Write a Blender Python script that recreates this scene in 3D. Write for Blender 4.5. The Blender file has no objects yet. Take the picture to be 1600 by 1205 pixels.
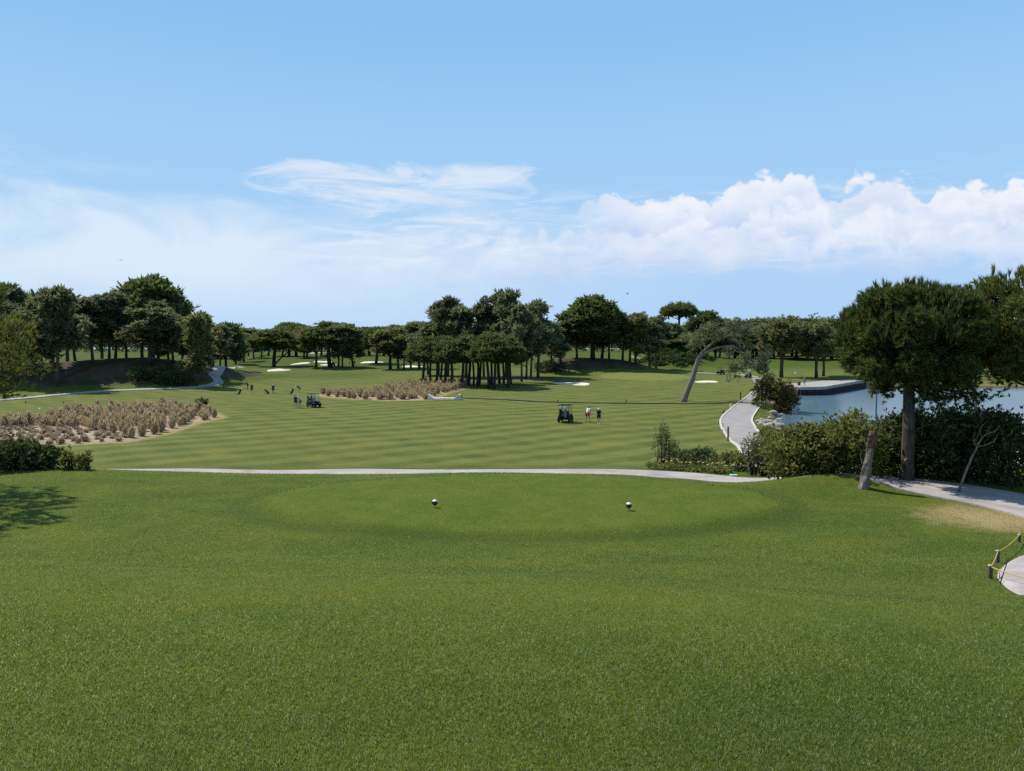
import bpy, bmesh, math, random
import numpy as np
from mathutils import Vector, Matrix, noise as mnoise

R = math.radians
rng = np.random.default_rng(7)
random.seed(7)
scene = bpy.context.scene
COL = scene.collection
pi = math.pi

# ------------------------------------------------------------------ camera
F = 1150.0                      # focal length in photograph pixels (1600 wide)
CAM_Z = 8.0
PITCH = math.atan(57.5 / F)
cam_d = bpy.data.cameras.new('camera')
cam = bpy.data.objects.new('camera', cam_d)
COL.objects.link(cam)
cam.location = (0, 0, CAM_Z)
cam.rotation_euler = (pi / 2 - PITCH, 0, 0)
cam_d.sensor_width = 36.0
cam_d.lens = 36.0 * F / 1600.0
cam_d.clip_start = 0.1
cam_d.clip_end = 12000
scene.camera = cam


def ray(u, v):
    a, b = (u - 800.0) / F, -(v - 602.5) / F
    c, s = math.cos(PITCH), math.sin(PITCH)
    return np.array([a, c + b * s, -s + b * c])


def at(u, v, Y):
    d = ray(u, v)
    t = Y / d[1]
    return Vector((d[0] * t, Y, CAM_Z + d[2] * t))


# ------------------------------------------------------------------ terrain
def sstep(a, b, x):
    t = np.clip((x - a) / (b - a), 0, 1)
    return t * t * (3 - 2 * t)


_kn = [(-80, 6.35), (0, 6.35), (4.2, 6.34), (5.2, 6.27), (6.2, 6.1), (7.4, 5.78), (9.0, 5.28), (11, 4.68), (13, 4.36), (14.5, 4.3), (21, 4.3),
       (23, 4.1), (25.5, 3.5), (28.5, 3.33), (31, 2.95), (36, 1.8), (42, 0.6), (48, 0.1), (55, 0), (140, 0),
       (170, 0.6), (220, 2.0), (300, 4.2), (450, 6.0), (700, 6.3), (9000, 6.0)]
_ks = np.array([k[0] for k in _kn], float)
_kz = np.array([k[1] for k in _kn], float)
_tx = np.concatenate([np.arange(-80, 60, 0.1), np.arange(60, 800, 1.0), np.arange(800, 9000, 100.0)])
_tz = np.interp(_tx, _ks, _kz)
_n1 = np.arange(-80, 60, 0.1).size
_k = np.hanning(23); _k /= _k.sum()
_tz[:_n1] = np.convolve(np.pad(_tz[:_n1], 11, mode='edge'), _k, mode='valid')
_n2 = _n1 + np.arange(60, 800, 1.0).size
_k = np.hanning(31); _k /= _k.sum()
_tz[_n1:_n2] = np.convolve(np.pad(_tz[_n1:_n2], 15, mode='edge'), _k, mode='valid')

LAKE = [(30, 62), (31, 80), (34, 92), (37.5, 101), (43, 111), (49, 127), (56, 143), (59, 150), (76, 168), (84, 178), (120, 172), (260, 190),
        (260, 42), (62, 42), (37, 49)]


def poly_sd(poly, X, Y):
    """signed distance to a polygon, negative inside"""
    p = np.array(poly, float)
    q = np.roll(p, -1, 0)
    best = np.full(X.shape, 1e18)
    inside = np.zeros(X.shape, bool)
    for (ax, ay), (bx, by) in zip(p, q):
        ex, ey = bx - ax, by - ay
        wx, wy = X - ax, Y - ay
        t = np.clip((wx * ex + wy * ey) / (ex * ex + ey * ey), 0, 1)
        dx, dy = wx - ex * t, wy - ey * t
        best = np.minimum(best, dx * dx + dy * dy)
        c = ((ay <= Y) & (by > Y)) | ((by <= Y) & (ay > Y))
        xi = ax + (Y - ay) / (ey if ey else 1e-9) * ex
        inside ^= c & (X < xi)
    d = np.sqrt(best)
    return np.where(inside, -d, d)


TEE = (0.2, 17.6, 6.1, 3.3)
GREEN = (33.0, 181.0, 11.5, 13.0)


def ell(e, X, Y):
    return np.sqrt(((X - e[0]) / e[2]) ** 2 + ((Y - e[1]) / e[3]) ** 2)


def und(X, Y):
    return (np.sin(X * 0.11 + 1.3) * np.sin(Y * 0.083 + 0.4) + 0.6 * np.sin(X * 0.23 + Y * 0.17) + 0.4 * np.sin(X * 0.31 - Y * 0.27 + 2))


def left_mound(X, Y):
    hx = np.interp(X, [-160, -115, -100, -86, -78, -72, -66, -61, -56], [3.5, 4.6, 4.6, 5.6, 5.9, 5.0, 3.4, 1.2, 0.0])
    yc = np.interp(X, [-160, -100, -70, -60], [146, 150, 160, 168])
    d = Y - yc
    g = np.where(d < 0, np.exp(-(d / 11.5) ** 2), np.exp(-(d / 20.0) ** 2))
    return hx * g


def crest(X):
    return np.interp(X, [-9, -4, -1, 1.5, 3.5, 6, 9], [-0.15, 0.0, 0.2, 0.5, 0.95, 1.6, 2.3])


def H(X, Y):
    X = np.asarray(X, float); Y = np.asarray(Y, float)
    X, Y = np.broadcast_arrays(X, Y)
    w = 1 - sstep(7, 12.5, Y)
    s = Y + crest(X) * w
    z = np.interp(s, _tx, _tz)
    z = z + 0.10 * und(X, Y) * sstep(45, 75, Y) * (1 + 2.0 * sstep(150, 300, Y))
    z = z + 0.02 * und(X * 4, Y * 4) * (1 - sstep(40, 60, Y)) * sstep(9, 14, Y)
    z = z + 0.13 * (1 - sstep(0.93, 1.13, ell(TEE, X, Y)))
    z = z + 0.34 * np.exp(-((X - 8.7) / 1.7) ** 2 - ((Y - 19.7) / 0.95) ** 2)
    z = z - 0.30 * np.exp(-((X - 6.6) / 2.4) ** 2 - ((Y - 22.8) / 2.0) ** 2)
    z = z + 0.22 * np.exp(-((X + 15) / 4.0) ** 2 - ((Y - 24.5) / 3.0) ** 2)
    z = z + left_mound(X, Y)
    z = z + 3.6 * np.exp(-(((X - 21) / 17) ** 4) - ((Y - 209) / 9.5) ** 2)
    z = z + 4.6 * np.exp(-((X - 50) / 9.5) ** 2 - ((Y - 236) / 10) ** 2)
    z = z + 2.4 * np.exp(-((X - 68) / 13) ** 2 - ((Y - 240) / 8) ** 2)
    z = z + 0.45 * (1 - sstep(0.75, 1.35, ell(GREEN, X, Y)))
    z = z + 1.0 * np.exp(-((X + 78) / 10) ** 2 - ((Y - 262) / 8) ** 2)
    sd = poly_sd(LAKE, X, Y)
    k = 1 - sstep(-3.0, 3.2, sd)
    z = z * (1 - k) + (-3.4) * k
    return z


def Hs(x, y):
    return float(H(np.array([x]), np.array([y]))[0])


_mt = np.concatenate([np.arange(2.0, 60, 0.08), np.arange(60, 300, 0.4), np.arange(300, 1200, 2.0)])


def G(u, v, tmin=2.0):
    """the point of the terrain behind photograph pixel (u, v)"""
    d = ray(u, v)
    t = _mt[_mt >= tmin] / d[1]
    z = CAM_Z + d[2] * t
    below = z < H(d[0] * t, d[1] * t)
    i = int(np.argmax(below)) if below.any() else len(t) - 1
    tt = t[i]
    x, y = d[0] * tt, d[1] * tt
    return Vector((x, y, Hs(x, y)))


def on(x, y, dz=0.0):
    return Vector((x, y, Hs(x, y) + dz))


# ------------------------------------------------------------------ object helpers
def tag(o, label=None, cat=None, group=None, kind=None):
    if label: o['label'] = label
    if cat: o['category'] = cat
    if group: o['group'] = group
    if kind: o['kind'] = kind
    return o


def empty(name, loc, rz=0.0, label=None, cat=None, group=None):
    o = bpy.data.objects.new(name, None)
    o.empty_display_size = 0.3
    COL.objects.link(o)
    o.location = loc
    o.rotation_euler = (0, 0, rz)
    return tag(o, label, cat, group)


def link(name, me, mat=None, parent=None, loc=None):
    o = bpy.data.objects.new(name, me)
    if mat is not None and not me.materials:
        me.materials.append(mat)
    COL.objects.link(o)
    if parent is not None: o.parent = parent
    if loc is not None: o.location = loc
    return o


def copy_tree(o, parent=None):
    c = o.copy()
    COL.objects.link(c)
    if parent is not None: c.parent = parent
    for ch in [k for k in o.children]:
        copy_tree(ch, c)
    return c


def soup(name, V, mat=None):
    """V: (n, k, 3) polygons of k corners, none shared"""
    n, k, _ = V.shape
    me = bpy.data.meshes.new(name)
    me.vertices.add(n * k)
    me.vertices.foreach_set('co', V.reshape(-1).astype(np.float32))
    me.loops.add(n * k)
    me.loops.foreach_set('vertex_index', np.arange(n * k, dtype=np.int32))
    me.polygons.add(n)
    me.polygons.foreach_set('loop_start', np.arange(0, n * k, k, dtype=np.int32))
    me.update(calc_edges=True)
    if mat: me.materials.append(mat)
    return me


class MB:
    def __init__(s):
        s.v, s.f = [], []

    def box(s, c, size, M=None, taper=1.0):
        x, y, z = [k / 2 for k in size]
        b = len(s.v)
        for dz in (-1, 1):
            t = taper if dz > 0 else 1
            for dx, dy in ((-1, -1), (1, -1), (1, 1), (-1, 1)):
                p = Vector((dx * x * t, dy * y * t, dz * z))
                if M is not None: p = M @ p
                s.v.append(p + Vector(c))
        for f in ((3, 2, 1, 0), (4, 5, 6, 7), (0, 1, 5, 4), (1, 2, 6, 5), (2, 3, 7, 6), (3, 0, 4, 7)):
            s.f.append([b + i for i in f])
        return s

    def tube(s, pts, radii, n=7, cap=True, wob=0.0):
        pts = [Vector(p) for p in pts]
        if not hasattr(radii, '__len__'): radii = [radii] * len(pts)
        b = len(s.v)
        ref = Vector((0.31, 0.95, 0.1))
        for i, p in enumerate(pts):
            d = (pts[min(i + 1, len(pts) - 1)] - pts[max(i - 1, 0)]).normalized()
            if abs(d.dot(ref)) > 0.95: ref = Vector((0.95, -0.2, 0.3))
            a = d.cross(ref).normalized(); c = d.cross(a).normalized()
            for k in range(n):
                t = 2 * pi * k / n
                r = radii[i] * (1 + (random.uniform(-wob, wob) if wob else 0))
                s.v.append(p + a * (math.cos(t) * r) + c * (math.sin(t) * r))
        for i in range(len(pts) - 1):
            for k in range(n):
                k2 = (k + 1) % n
                s.f.append([b + i * n + k, b + i * n + k2, b + (i + 1) * n + k2, b + (i + 1) * n + k])
        if cap:
            s.f.append([b + k for k in range(n)][::-1])
            e = b + (len(pts) - 1) * n
            s.f.append([e + k for k in range(n)])
        return s

    def ball(s, c, r, nu=10, nv=7, vmin=0.0, vmax=1.0, M=None):
        if not hasattr(r, '__len__'): r = (r, r, r)
        b = len(s.v)
        for i in range(nv + 1):
            th = pi * (vmin + (vmax - vmin) * i / nv)
            for k in range(nu):
                ph = 2 * pi * k / nu
                p = Vector((r[0] * math.sin(th) * math.cos(ph), r[1] * math.sin(th) * math.sin(ph), r[2] * math.cos(th)))
                if M is not None: p = M @ p
                s.v.append(Vector(c) + p)
        for i in range(nv):
            for k in range(nu):
                k2 = (k + 1) % nu
                s.f.append([b + i * nu + k, b + (i + 1) * nu + k, b + (i + 1) * nu + k2, b + i * nu + k2])
        return s

    def lathe(s, prof, c=(0, 0, 0), n=12, M=None):
        b = len(s.v)
        for r, z in prof:
            for k in range(n):
                t = 2 * pi * k / n
                p = Vector((r * math.cos(t), r * math.sin(t), z))
                if M is not None: p = M @ p
                s.v.append(Vector(c) + p)
        for i in range(len(prof) - 1):
            for k in range(n):
                k2 = (k + 1) % n
                s.f.append([b + i * n + k, b + i * n + k2, b + (i + 1) * n + k2, b + (i + 1) * n + k])
        return s

    def prism(s, poly, axis_pts):
        """poly (2-d points in the y-z plane) swept between x0 and x1"""
        x0, x1 = axis_pts
        b = len(s.v); n = len(poly)
        for x in (x0, x1):
            for (y, z) in poly: s.v.append(Vector((x, y, z)))
        s.f.append([b + k for k in range(n)])
        s.f.append([b + n + k for k in range(n)][::-1])
        for k in range(n):
            k2 = (k + 1) % n
            s.f.append([b + k, b + n + k, b + n + k2, b + k2])
        return s

    def mesh(s, name, mat=None, smooth=False, bevel=0.0):
        me = bpy.data.meshes.new(name)
        me.from_pydata([tuple(p) for p in s.v], [], s.f)
        bm = bmesh.new(); bm.from_mesh(me)
        bmesh.ops.recalc_face_normals(bm, faces=bm.faces)
        if bevel:
            bmesh.ops.bevel(bm, geom=[e for e in bm.edges if e.is_manifold and e.calc_face_angle(0) > 0.6], offset=bevel, segments=2, affect='EDGES', profile=0.6)
        bm.to_mesh(me); bm.free()
        if smooth:
            me.polygons.foreach_set('use_smooth', [True] * len(me.polygons))
        if mat: me.materials.append(mat)
        return me

    def build(s, name, mat, parent=None, smooth=False, loc=None, bevel=0.0):
        return link(name, s.mesh(name, mat, smooth, bevel), None, parent, loc)


# ------------------------------------------------------------------ materials
class NT:
    def __init__(s, tree): s.t = tree

    def n(s, typ, **kw):
        nd = s.t.nodes.new(typ)
        for k, v in kw.items(): setattr(nd, k, v)
        return nd

    def put(s, sock, val):
        if isinstance(val, bpy.types.NodeSocket): s.t.links.new(val, sock)
        else: sock.default_value = val

    def m(s, op, a, b=0.0, c=0.0, clamp=False):
        nd = s.n('ShaderNodeMath', operation=op, use_clamp=clamp)
        for i, v in enumerate((a, b, c)): s.put(nd.inputs[i], v)
        return nd.outputs[0]

    def ss(s, a, b, x):
        nd = s.n('ShaderNodeMapRange', interpolation_type='SMOOTHSTEP')
        s.put(nd.inputs['Value'], x); s.put(nd.inputs['From Min'], a); s.put(nd.inputs['From Max'], b)
        return nd.outputs[0]

    def mix(s, f, a, b, blend='MIX'):
        nd = s.n('ShaderNodeMix', data_type='RGBA', blend_type=blend)
        s.put(nd.inputs[0], f)
        s.put(nd.inputs[6], a if isinstance(a, bpy.types.NodeSocket) else (*a, 1))
        s.put(nd.inputs[7], b if isinstance(b, bpy.types.NodeSocket) else (*b, 1))
        return nd.outputs[2]

    def noise(s, vec, scale, detail=3.0, rough=0.5, dist=0.0, dim='3D'):
        nd = s.n('ShaderNodeTexNoise', noise_dimensions=dim)
        if vec is not None: s.put(nd.inputs['Vector'], vec)
        s.put(nd.inputs['Scale'], scale); s.put(nd.inputs['Detail'], detail)
        s.put(nd.inputs['Roughness'], rough); s.put(nd.inputs['Distortion'], dist)
        return nd.outputs['Fac']

    def attr(s, name):
        return s.n('ShaderNodeAttribute', attribute_name=name).outputs['Fac']

    def mapv(s, vec, scale=(1, 1, 1), rot=(0, 0, 0), loc=(0, 0, 0)):
        nd = s.n('ShaderNodeMapping')
        s.put(nd.inputs['Vector'], vec)
        nd.inputs['Scale'].default_value = scale
        nd.inputs['Rotation'].default_value = rot
        nd.inputs['Location'].default_value = loc
        return nd.outputs[0]


def new_mat(name):
    m = bpy.data.materials.new(name)
    m.use_nodes = True
    m.node_tree.nodes.clear()
    t = NT(m.node_tree)
    out = t.n('ShaderNodeOutputMaterial')
    return m, t, out


def plain(name, c1, c2=None, scale=6.0, rough=0.7, spec=0.3, metal=0.0, bump=0.0, stretch=(1, 1, 1), coord='Object', coat=0.0):
    m, t, out = new_mat(name)
    tc = t.n('ShaderNodeTexCoord').outputs[coord]
    v = t.mapv(tc, stretch)
    nf = t.noise(v, scale, 5, 0.6)
    c2 = c2 or tuple(k * 0.75 for k in c1)
    col = t.mix(t.ss(0.32, 0.68, nf), c1, c2)
    if 'path' in name or 'concrete' in name:
        col = t.mix(t.m('MULTIPLY', t.ss(0.54, 0.72, t.noise(v, scale * 0.35, 4, 0.6, 0.8)), 0.6), col, tuple(k * 0.62 for k in c2))
        col = t.mix(t.m('MULTIPLY', t.ss(0.5, 0.7, t.noise(v, scale * 9, 3, 0.7)), 0.3), col, tuple(k * 0.7 for k in c2))
    b = t.n('ShaderNodeBsdfPrincipled')
    t.put(b.inputs['Base Color'], col)
    b.inputs['Roughness'].default_value = rough
    b.inputs['Specular IOR Level'].default_value = spec
    b.inputs['Metallic'].default_value = metal
    b.inputs['Coat Weight'].default_value = coat
    if bump:
        bp = t.n('ShaderNodeBump')
        bp.inputs['Strength'].default_value = bump
        bp.inputs['Distance'].default_value = 0.03
        t.put(bp.inputs['Height'], t.noise(v, scale * 3, 6, 0.65))
        t.put(b.inputs['Normal'], bp.outputs[0])
    t.put(out.inputs[0], b.outputs[0])
    return m


def leafy(name, dark, mid, light, transl=0.3, nscale=0.6, obj_var=0.25, rough=0.6, spec=0.15):
    m, t, out = new_mat(name)
    tc = t.n('ShaderNodeTexCoord').outputs['Object']
    nf = t.noise(tc, nscale, 3, 0.55)
    ri = t.n('ShaderNodeNewGeometry').outputs['Random Per Island']
    oi = t.n('ShaderNodeObjectInfo').outputs['Random']
    f = t.m('ADD', t.m('MULTIPLY', nf, 0.9), t.m('MULTIPLY', t.m('SUBTRACT', ri, 0.5), 0.75))
    c = t.mix(t.ss(0.15, 0.55, f), dark, mid)
    c = t.mix(t.ss(0.5, 0.95, f), c, light)
    hs = t.n('ShaderNodeHueSaturation')
    t.put(hs.inputs['Color'], c)
    t.put(hs.inputs['Value'], t.m('ADD', 1.0 - obj_var / 2, t.m('MULTIPLY', oi, obj_var)))
    t.put(hs.inputs['Hue'], t.m('ADD', 0.49, t.m('MULTIPLY', oi, 0.02)))
    col = hs.outputs[0]
    b = t.n('ShaderNodeBsdfPrincipled')
    t.put(b.inputs['Base Color'], col)
    b.inputs['Roughness'].default_value = rough
    b.inputs['Specular IOR Level'].default_value = spec
    tr = t.n('ShaderNodeBsdfTranslucent')
    t.put(tr.inputs['Color'], t.mix(0.35, col, (light[0] * 1.6, light[1] * 1.5, light[2] * 0.8)))
    mx = t.n('ShaderNodeMixShader')
    mx.inputs[0].default_value = transl
    t.put(mx.inputs[1], b.outputs[0]); t.put(mx.inputs[2], tr.outputs[0])
    t.put(out.inputs[0], mx.outputs[0])
    return m


M = {}
M['needle_far'] = leafy('pine_needles', (0.046,0.062,0.038), (0.105,0.128,0.070), (0.25,0.275,0.165), 0.4, 0.35)
M['needle_deep'] = leafy('stone_pine_needles', (0.036, 0.056, 0.022), (0.08, 0.112, 0.038), (0.17, 0.21, 0.08), 0.38, 0.35)
M['needle_olive'] = leafy('olive_pine_needles', (0.06, 0.072, 0.03), (0.13, 0.148, 0.058), (0.28, 0.28, 0.13), 0.4, 0.35)
M['needle_near'] = leafy('near_pine_needles', (0.026, 0.044, 0.014), (0.07, 0.1, 0.028), (0.17, 0.2, 0.065), 0.34, 0.8, 0.05)
M['needle_lit'] = leafy('sunlit_pine_needles', (0.045, 0.062, 0.016), (0.1, 0.125, 0.032), (0.21, 0.225, 0.065), 0.38, 0.8, 0.05)  # brighter near needles, with sunlight put into the colour
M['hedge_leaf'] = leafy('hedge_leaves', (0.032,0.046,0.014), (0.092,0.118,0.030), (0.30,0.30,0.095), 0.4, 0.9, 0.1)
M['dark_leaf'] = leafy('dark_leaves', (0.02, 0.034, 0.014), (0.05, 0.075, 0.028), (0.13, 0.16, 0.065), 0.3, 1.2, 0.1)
M['pale_leaf'] = leafy('pale_leaves', (0.06, 0.075, 0.03), (0.12, 0.14, 0.06), (0.24, 0.25, 0.12), 0.3, 1.5, 0.1)
M['autumn_leaf'] = leafy('ochre_leaves', (0.03, 0.035, 0.012), (0.085, 0.075, 0.022), (0.20, 0.14, 0.035), 0.3, 0.5, 0.1)
M['tussock'] = leafy('dry_grass', (0.25,0.185,0.12), (0.47,0.375,0.255), (0.70,0.585,0.43), 0.35, 1.5, 0.3)
M['tussock_grey'] = leafy('grey_scrub', (0.24,0.185,0.13), (0.40,0.32,0.24), (0.56,0.47,0.36), 0.3, 1.5, 0.3)
M['scrub'] = leafy('mound_scrub', (0.03, 0.055, 0.015), (0.06, 0.10, 0.025), (0.11, 0.16, 0.04), 0.25, 0.3, 0.1)
M['bark'] = plain('bark', (0.105, 0.085, 0.068), (0.05, 0.04, 0.033), 5, 0.95, 0.1, bump=0.6, stretch=(3, 3, 0.6))
M['bark_dark'] = plain('dark_bark', (0.06, 0.05, 0.043), (0.028, 0.023, 0.02), 5, 0.95, 0.1, bump=0.6, stretch=(3, 3, 0.6))
M['bark_pale'] = plain('pale_bark', (0.26, 0.22, 0.175), (0.12, 0.10, 0.082), 5, 0.95, 0.1, bump=0.8, stretch=(3, 3, 0.7))
M['bark_red'] = plain('red_brown_bark', (0.15, 0.085, 0.06), (0.06, 0.036, 0.028), 7, 0.95, 0.1, bump=0.8)
M['concrete'] = plain('concrete', (0.38, 0.345, 0.31), (0.29, 0.265, 0.24), 1.2, 0.85, 0.2, coord='Object')
M['white_conc'] = plain('white_concrete', (0.72, 0.68, 0.60), (0.55, 0.51, 0.44), 3, 0.8, 0.2)
M['path'] = plain('path_concrete', (0.315, 0.285, 0.262), (0.25, 0.226, 0.208), 0.9, 0.9, 0.2, bump=0.15)
M['path_pink'] = plain('worn_path', (0.385, 0.345, 0.315), (0.30, 0.265, 0.24), 1.6, 0.9, 0.2, bump=0.15)
M['kerb'] = plain('kerb_concrete', (0.60, 0.53, 0.43), (0.45, 0.40, 0.33), 2, 0.9, 0.2)
M['sand'] = plain('bunker_sand', (0.66, 0.60, 0.47), (0.56, 0.50, 0.38), 0.8, 0.95, 0.1)
M['sand_brown'] = plain('bed_sand', (0.36, 0.28, 0.19), (0.26, 0.195, 0.13), 0.8, 0.95, 0.1, bump=0.3)
M['wood'] = plain('post_wood', (0.20, 0.12, 0.07), (0.11, 0.065, 0.04), 8, 0.85, 0.15, stretch=(4, 4, 0.5))
M['wood_grey'] = plain('grey_wood', (0.11, 0.10, 0.075), (0.05, 0.046, 0.036), 8, 0.85, 0.15, stretch=(4, 4, 0.5))
M['wood_pale'] = plain('pale_wood', (0.45, 0.38, 0.28), (0.3, 0.25, 0.18), 8, 0.85, 0.15, stretch=(4, 4, 0.5))
M['piling'] = plain('timber_piling', (0.06, 0.05, 0.045), (0.025, 0.022, 0.02), 3, 0.9, 0.1, stretch=(3, 3, 0.3))
M['shade_soil'] = plain('shaded_soil', (0.055, 0.05, 0.032), (0.03, 0.028, 0.02), 2, 0.95, 0.1)  # shade of the ditch wall is put into this dark colour
M['rope'] = plain('yellow_rope', (0.56, 0.36, 0.13), (0.42, 0.26, 0.09), 60, 0.8, 0.2)
M['black'] = plain('black_plastic', (0.014, 0.014, 0.015), (0.011, 0.011, 0.012), 5, 0.6, 0.2)
M['tyre'] = plain('tyre_rubber', (0.022, 0.022, 0.022), (0.016, 0.016, 0.016), 12, 0.9, 0.15)
M['cart'] = plain('cart_paint', (0.013, 0.013, 0.015), (0.010, 0.010, 0.012), 2, 0.6, 0.15)
M['cart_seat'] = plain('cart_seat_vinyl', (0.10, 0.095, 0.09), (0.08, 0.075, 0.07), 6, 0.6, 0.3)
M['steel'] = plain('grey_steel', (0.45, 0.46, 0.48), (0.36, 0.37, 0.39), 6, 0.4, 0.5, metal=0.7)
M['white'] = plain('white_plastic', (0.80, 0.80, 0.78), (0.70, 0.70, 0.68), 6, 0.4, 0.4)
M['gloss_black'] = plain('gloss_black', (0.014, 0.013, 0.013), (0.012, 0.011, 0.011), 6, 0.25, 0.5)
M['skin'] = plain('skin', (0.46, 0.28, 0.20), (0.38, 0.22, 0.155), 9, 0.6, 0.3)
M['hair'] = plain('hair', (0.04, 0.03, 0.022), None, 20, 0.7, 0.3)
for nm, c in (('cloth_white', (0.74, 0.76, 0.80)), ('cloth_black', (0.018, 0.02, 0.024)), ('cloth_red', (0.42, 0.03, 0.025)), ('cloth_navy', (0.02, 0.025, 0.05)),
              ('cloth_blue', (0.45, 0.60, 0.74)), ('cloth_grey', (0.20, 0.22, 0.22)), ('cloth_olive', (0.16, 0.20, 0.18))):
    M[nm] = plain(nm, c, tuple(k * 0.8 for k in c), 14, 0.9, 0.15)
M['pole_blue'] = plain('blue_grey_paint', (0.15, 0.24, 0.33), None, 5, 0.5, 0.4)
M['wall_white'] = plain('white_render', (0.74, 0.75, 0.77), (0.66, 0.68, 0.71), 0.6, 0.85, 0.2)
M['roof_tile'] = plain('roof_tiles', (0.30, 0.15, 0.10), (0.2, 0.1, 0.07), 2, 0.9, 0.1)
M['window_glass'] = plain('window_glass', (0.03, 0.045, 0.06), None, 2, 0.1, 0.6)
M['turquoise'] = plain('turquoise_plastic', (0.35, 0.62, 0.60), None, 5, 0.6, 0.3)
M['flower'] = plain('orange_petals', (0.65, 0.33, 0.07), (0.6, 0.5, 0.2), 9, 0.8, 0.1)
M['rock'] = plain('boulder_stone', (0.44, 0.38, 0.32), (0.20, 0.17, 0.145), 1.6, 0.9, 0.15, bump=0.5)


def ground_material():
    m, t, out = new_mat('turf_ground')
    pos = t.n('ShaderNodeNewGeometry').outputs['Position']
    big = t.noise(pos, 0.055, 4, 0.55)
    mid = t.noise(t.mapv(pos, (1, 0.6, 1), (0, 0, 0.35)), 0.26, 4, 0.6, 0.4)
    sml = t.noise(pos, 1.5, 4, 0.65)
    fine = t.noise(pos, 26.0, 3, 0.7)
    grain = t.noise(t.mapv(pos, (1, 0.45, 1), (0, 0, 0.2)), 5.5, 3, 0.75)
    # lawn: green / yellow green / blue grey green patches
    c = t.mix(t.ss(0.30, 0.66, mid), (0.052, 0.075, 0.013), (0.092, 0.102, 0.018))
    c = t.mix(t.m('MULTIPLY', t.ss(0.52, 0.78, sml), 0.55), c, (0.112, 0.124, 0.026))
    c = t.mix(t.m('MULTIPLY', t.ss(0.50, 0.72, big), 0.55), c, (0.070, 0.100, 0.028))
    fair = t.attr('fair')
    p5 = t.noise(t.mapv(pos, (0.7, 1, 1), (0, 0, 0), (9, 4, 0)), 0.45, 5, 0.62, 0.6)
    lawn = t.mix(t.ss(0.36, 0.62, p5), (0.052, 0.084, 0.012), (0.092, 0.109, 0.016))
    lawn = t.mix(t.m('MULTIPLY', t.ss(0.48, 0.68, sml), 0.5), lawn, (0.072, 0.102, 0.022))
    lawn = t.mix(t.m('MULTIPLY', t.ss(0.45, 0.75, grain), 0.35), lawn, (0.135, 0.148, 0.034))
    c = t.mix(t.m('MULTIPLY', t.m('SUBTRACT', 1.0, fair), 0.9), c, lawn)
    # mowing stripes on the fairway
    sep = t.n('ShaderNodeSeparateXYZ'); t.put(sep.inputs[0], pos)
    wob = t.m('MULTIPLY', t.m('SUBTRACT', t.noise(pos, 0.045, 3), 0.5), 9.0)
    s1 = t.m('SINE', t.m('ADD', t.m('MULTIPLY', t.m('ADD', t.m('MULTIPLY', sep.outputs[0], 0.80), t.m('MULTIPLY', sep.outputs[1], 0.62)), 1.55), wob))
    s2 = t.m('SINE', t.m('ADD', t.m('MULTIPLY', t.m('SUBTRACT', t.m('MULTIPLY', sep.outputs[0], 0.62), t.m('MULTIPLY', sep.outputs[1], 0.80)), 1.55), wob))
    st = t.m('ADD', t.m('MULTIPLY', t.ss(-0.5, 0.5, s1), 0.6), t.m('MULTIPLY', t.ss(-0.5, 0.5, s2), 1.4))
    stripe = t.m('MULTIPLY', t.m('MULTIPLY', st, 0.5), fair)
    c = t.mix(t.m('MULTIPLY', stripe, t.m('ADD', 0.35, t.m('MULTIPLY', t.noise(pos, 0.09, 3), 0.7))), c, (0.150, 0.158, 0.044))
    c = t.mix(t.m('MULTIPLY', t.m('MULTIPLY', t.ss(0.56, 0.72, mid), t.ss(0.42, 0.62, sml)), t.m('MULTIPLY', fair, 0.85)), c, (0.175, 0.150, 0.020))
    c = t.mix(t.m('MULTIPLY', t.m('MULTIPLY', t.ss(0.35, 0.7, grain), t.m('MULTIPLY', fair, 0.30)), 1.0), c, (0.162, 0.172, 0.062))
    # close mown tee and green
    c = t.mix(t.m('MULTIPLY', t.attr('short'), 0.8), c, t.mix(t.ss(0.35, 0.65, sml), (0.072, 0.106, 0.013), (0.102, 0.126, 0.020)))
    c = t.mix(t.m('MULTIPLY', t.attr('green'), 0.85), c, t.mix(t.ss(0.35, 0.65, sml), (0.150, 0.168, 0.040), (0.175, 0.185, 0.055)))
    # long grass, and the painted shade ring round the tee
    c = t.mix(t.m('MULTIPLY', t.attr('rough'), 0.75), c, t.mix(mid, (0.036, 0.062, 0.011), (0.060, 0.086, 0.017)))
    # dry patches
    dn = t.m('ADD', t.attr('dry'), t.m('MULTIPLY', t.m('SUBTRACT', sml, 0.5), 1.1))
    c = t.mix(t.m('MULTIPLY', t.ss(0.35, 0.85, dn), t.attr('dry')), c, t.mix(t.ss(0.35, 0.65, fine), (0.36, 0.26, 0.135), (0.25, 0.20, 0.085)))
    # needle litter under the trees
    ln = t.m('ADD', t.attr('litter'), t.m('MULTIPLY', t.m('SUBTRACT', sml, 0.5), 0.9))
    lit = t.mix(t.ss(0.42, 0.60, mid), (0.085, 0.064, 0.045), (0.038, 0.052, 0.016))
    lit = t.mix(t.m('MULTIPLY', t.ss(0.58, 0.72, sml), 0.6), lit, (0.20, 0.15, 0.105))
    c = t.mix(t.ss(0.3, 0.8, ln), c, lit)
    # bed of the lake
    c = t.mix(t.ss(-0.6, -1.1, sep.outputs[2]), c, (0.10, 0.095, 0.065))
    c = t.mix(0.55, c, t.mix(fine, (0.25, 0.25, 0.25), (0.75, 0.75, 0.75)), 'OVERLAY')
    b = t.n('ShaderNodeBsdfPrincipled')
    t.put(b.inputs['Base Color'], c)
    b.inputs['Roughness'].default_value = 0.9
    b.inputs['Specular IOR Level'].default_value = 0.04
    b.inputs['Sheen Weight'].default_value = 0.0
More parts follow.
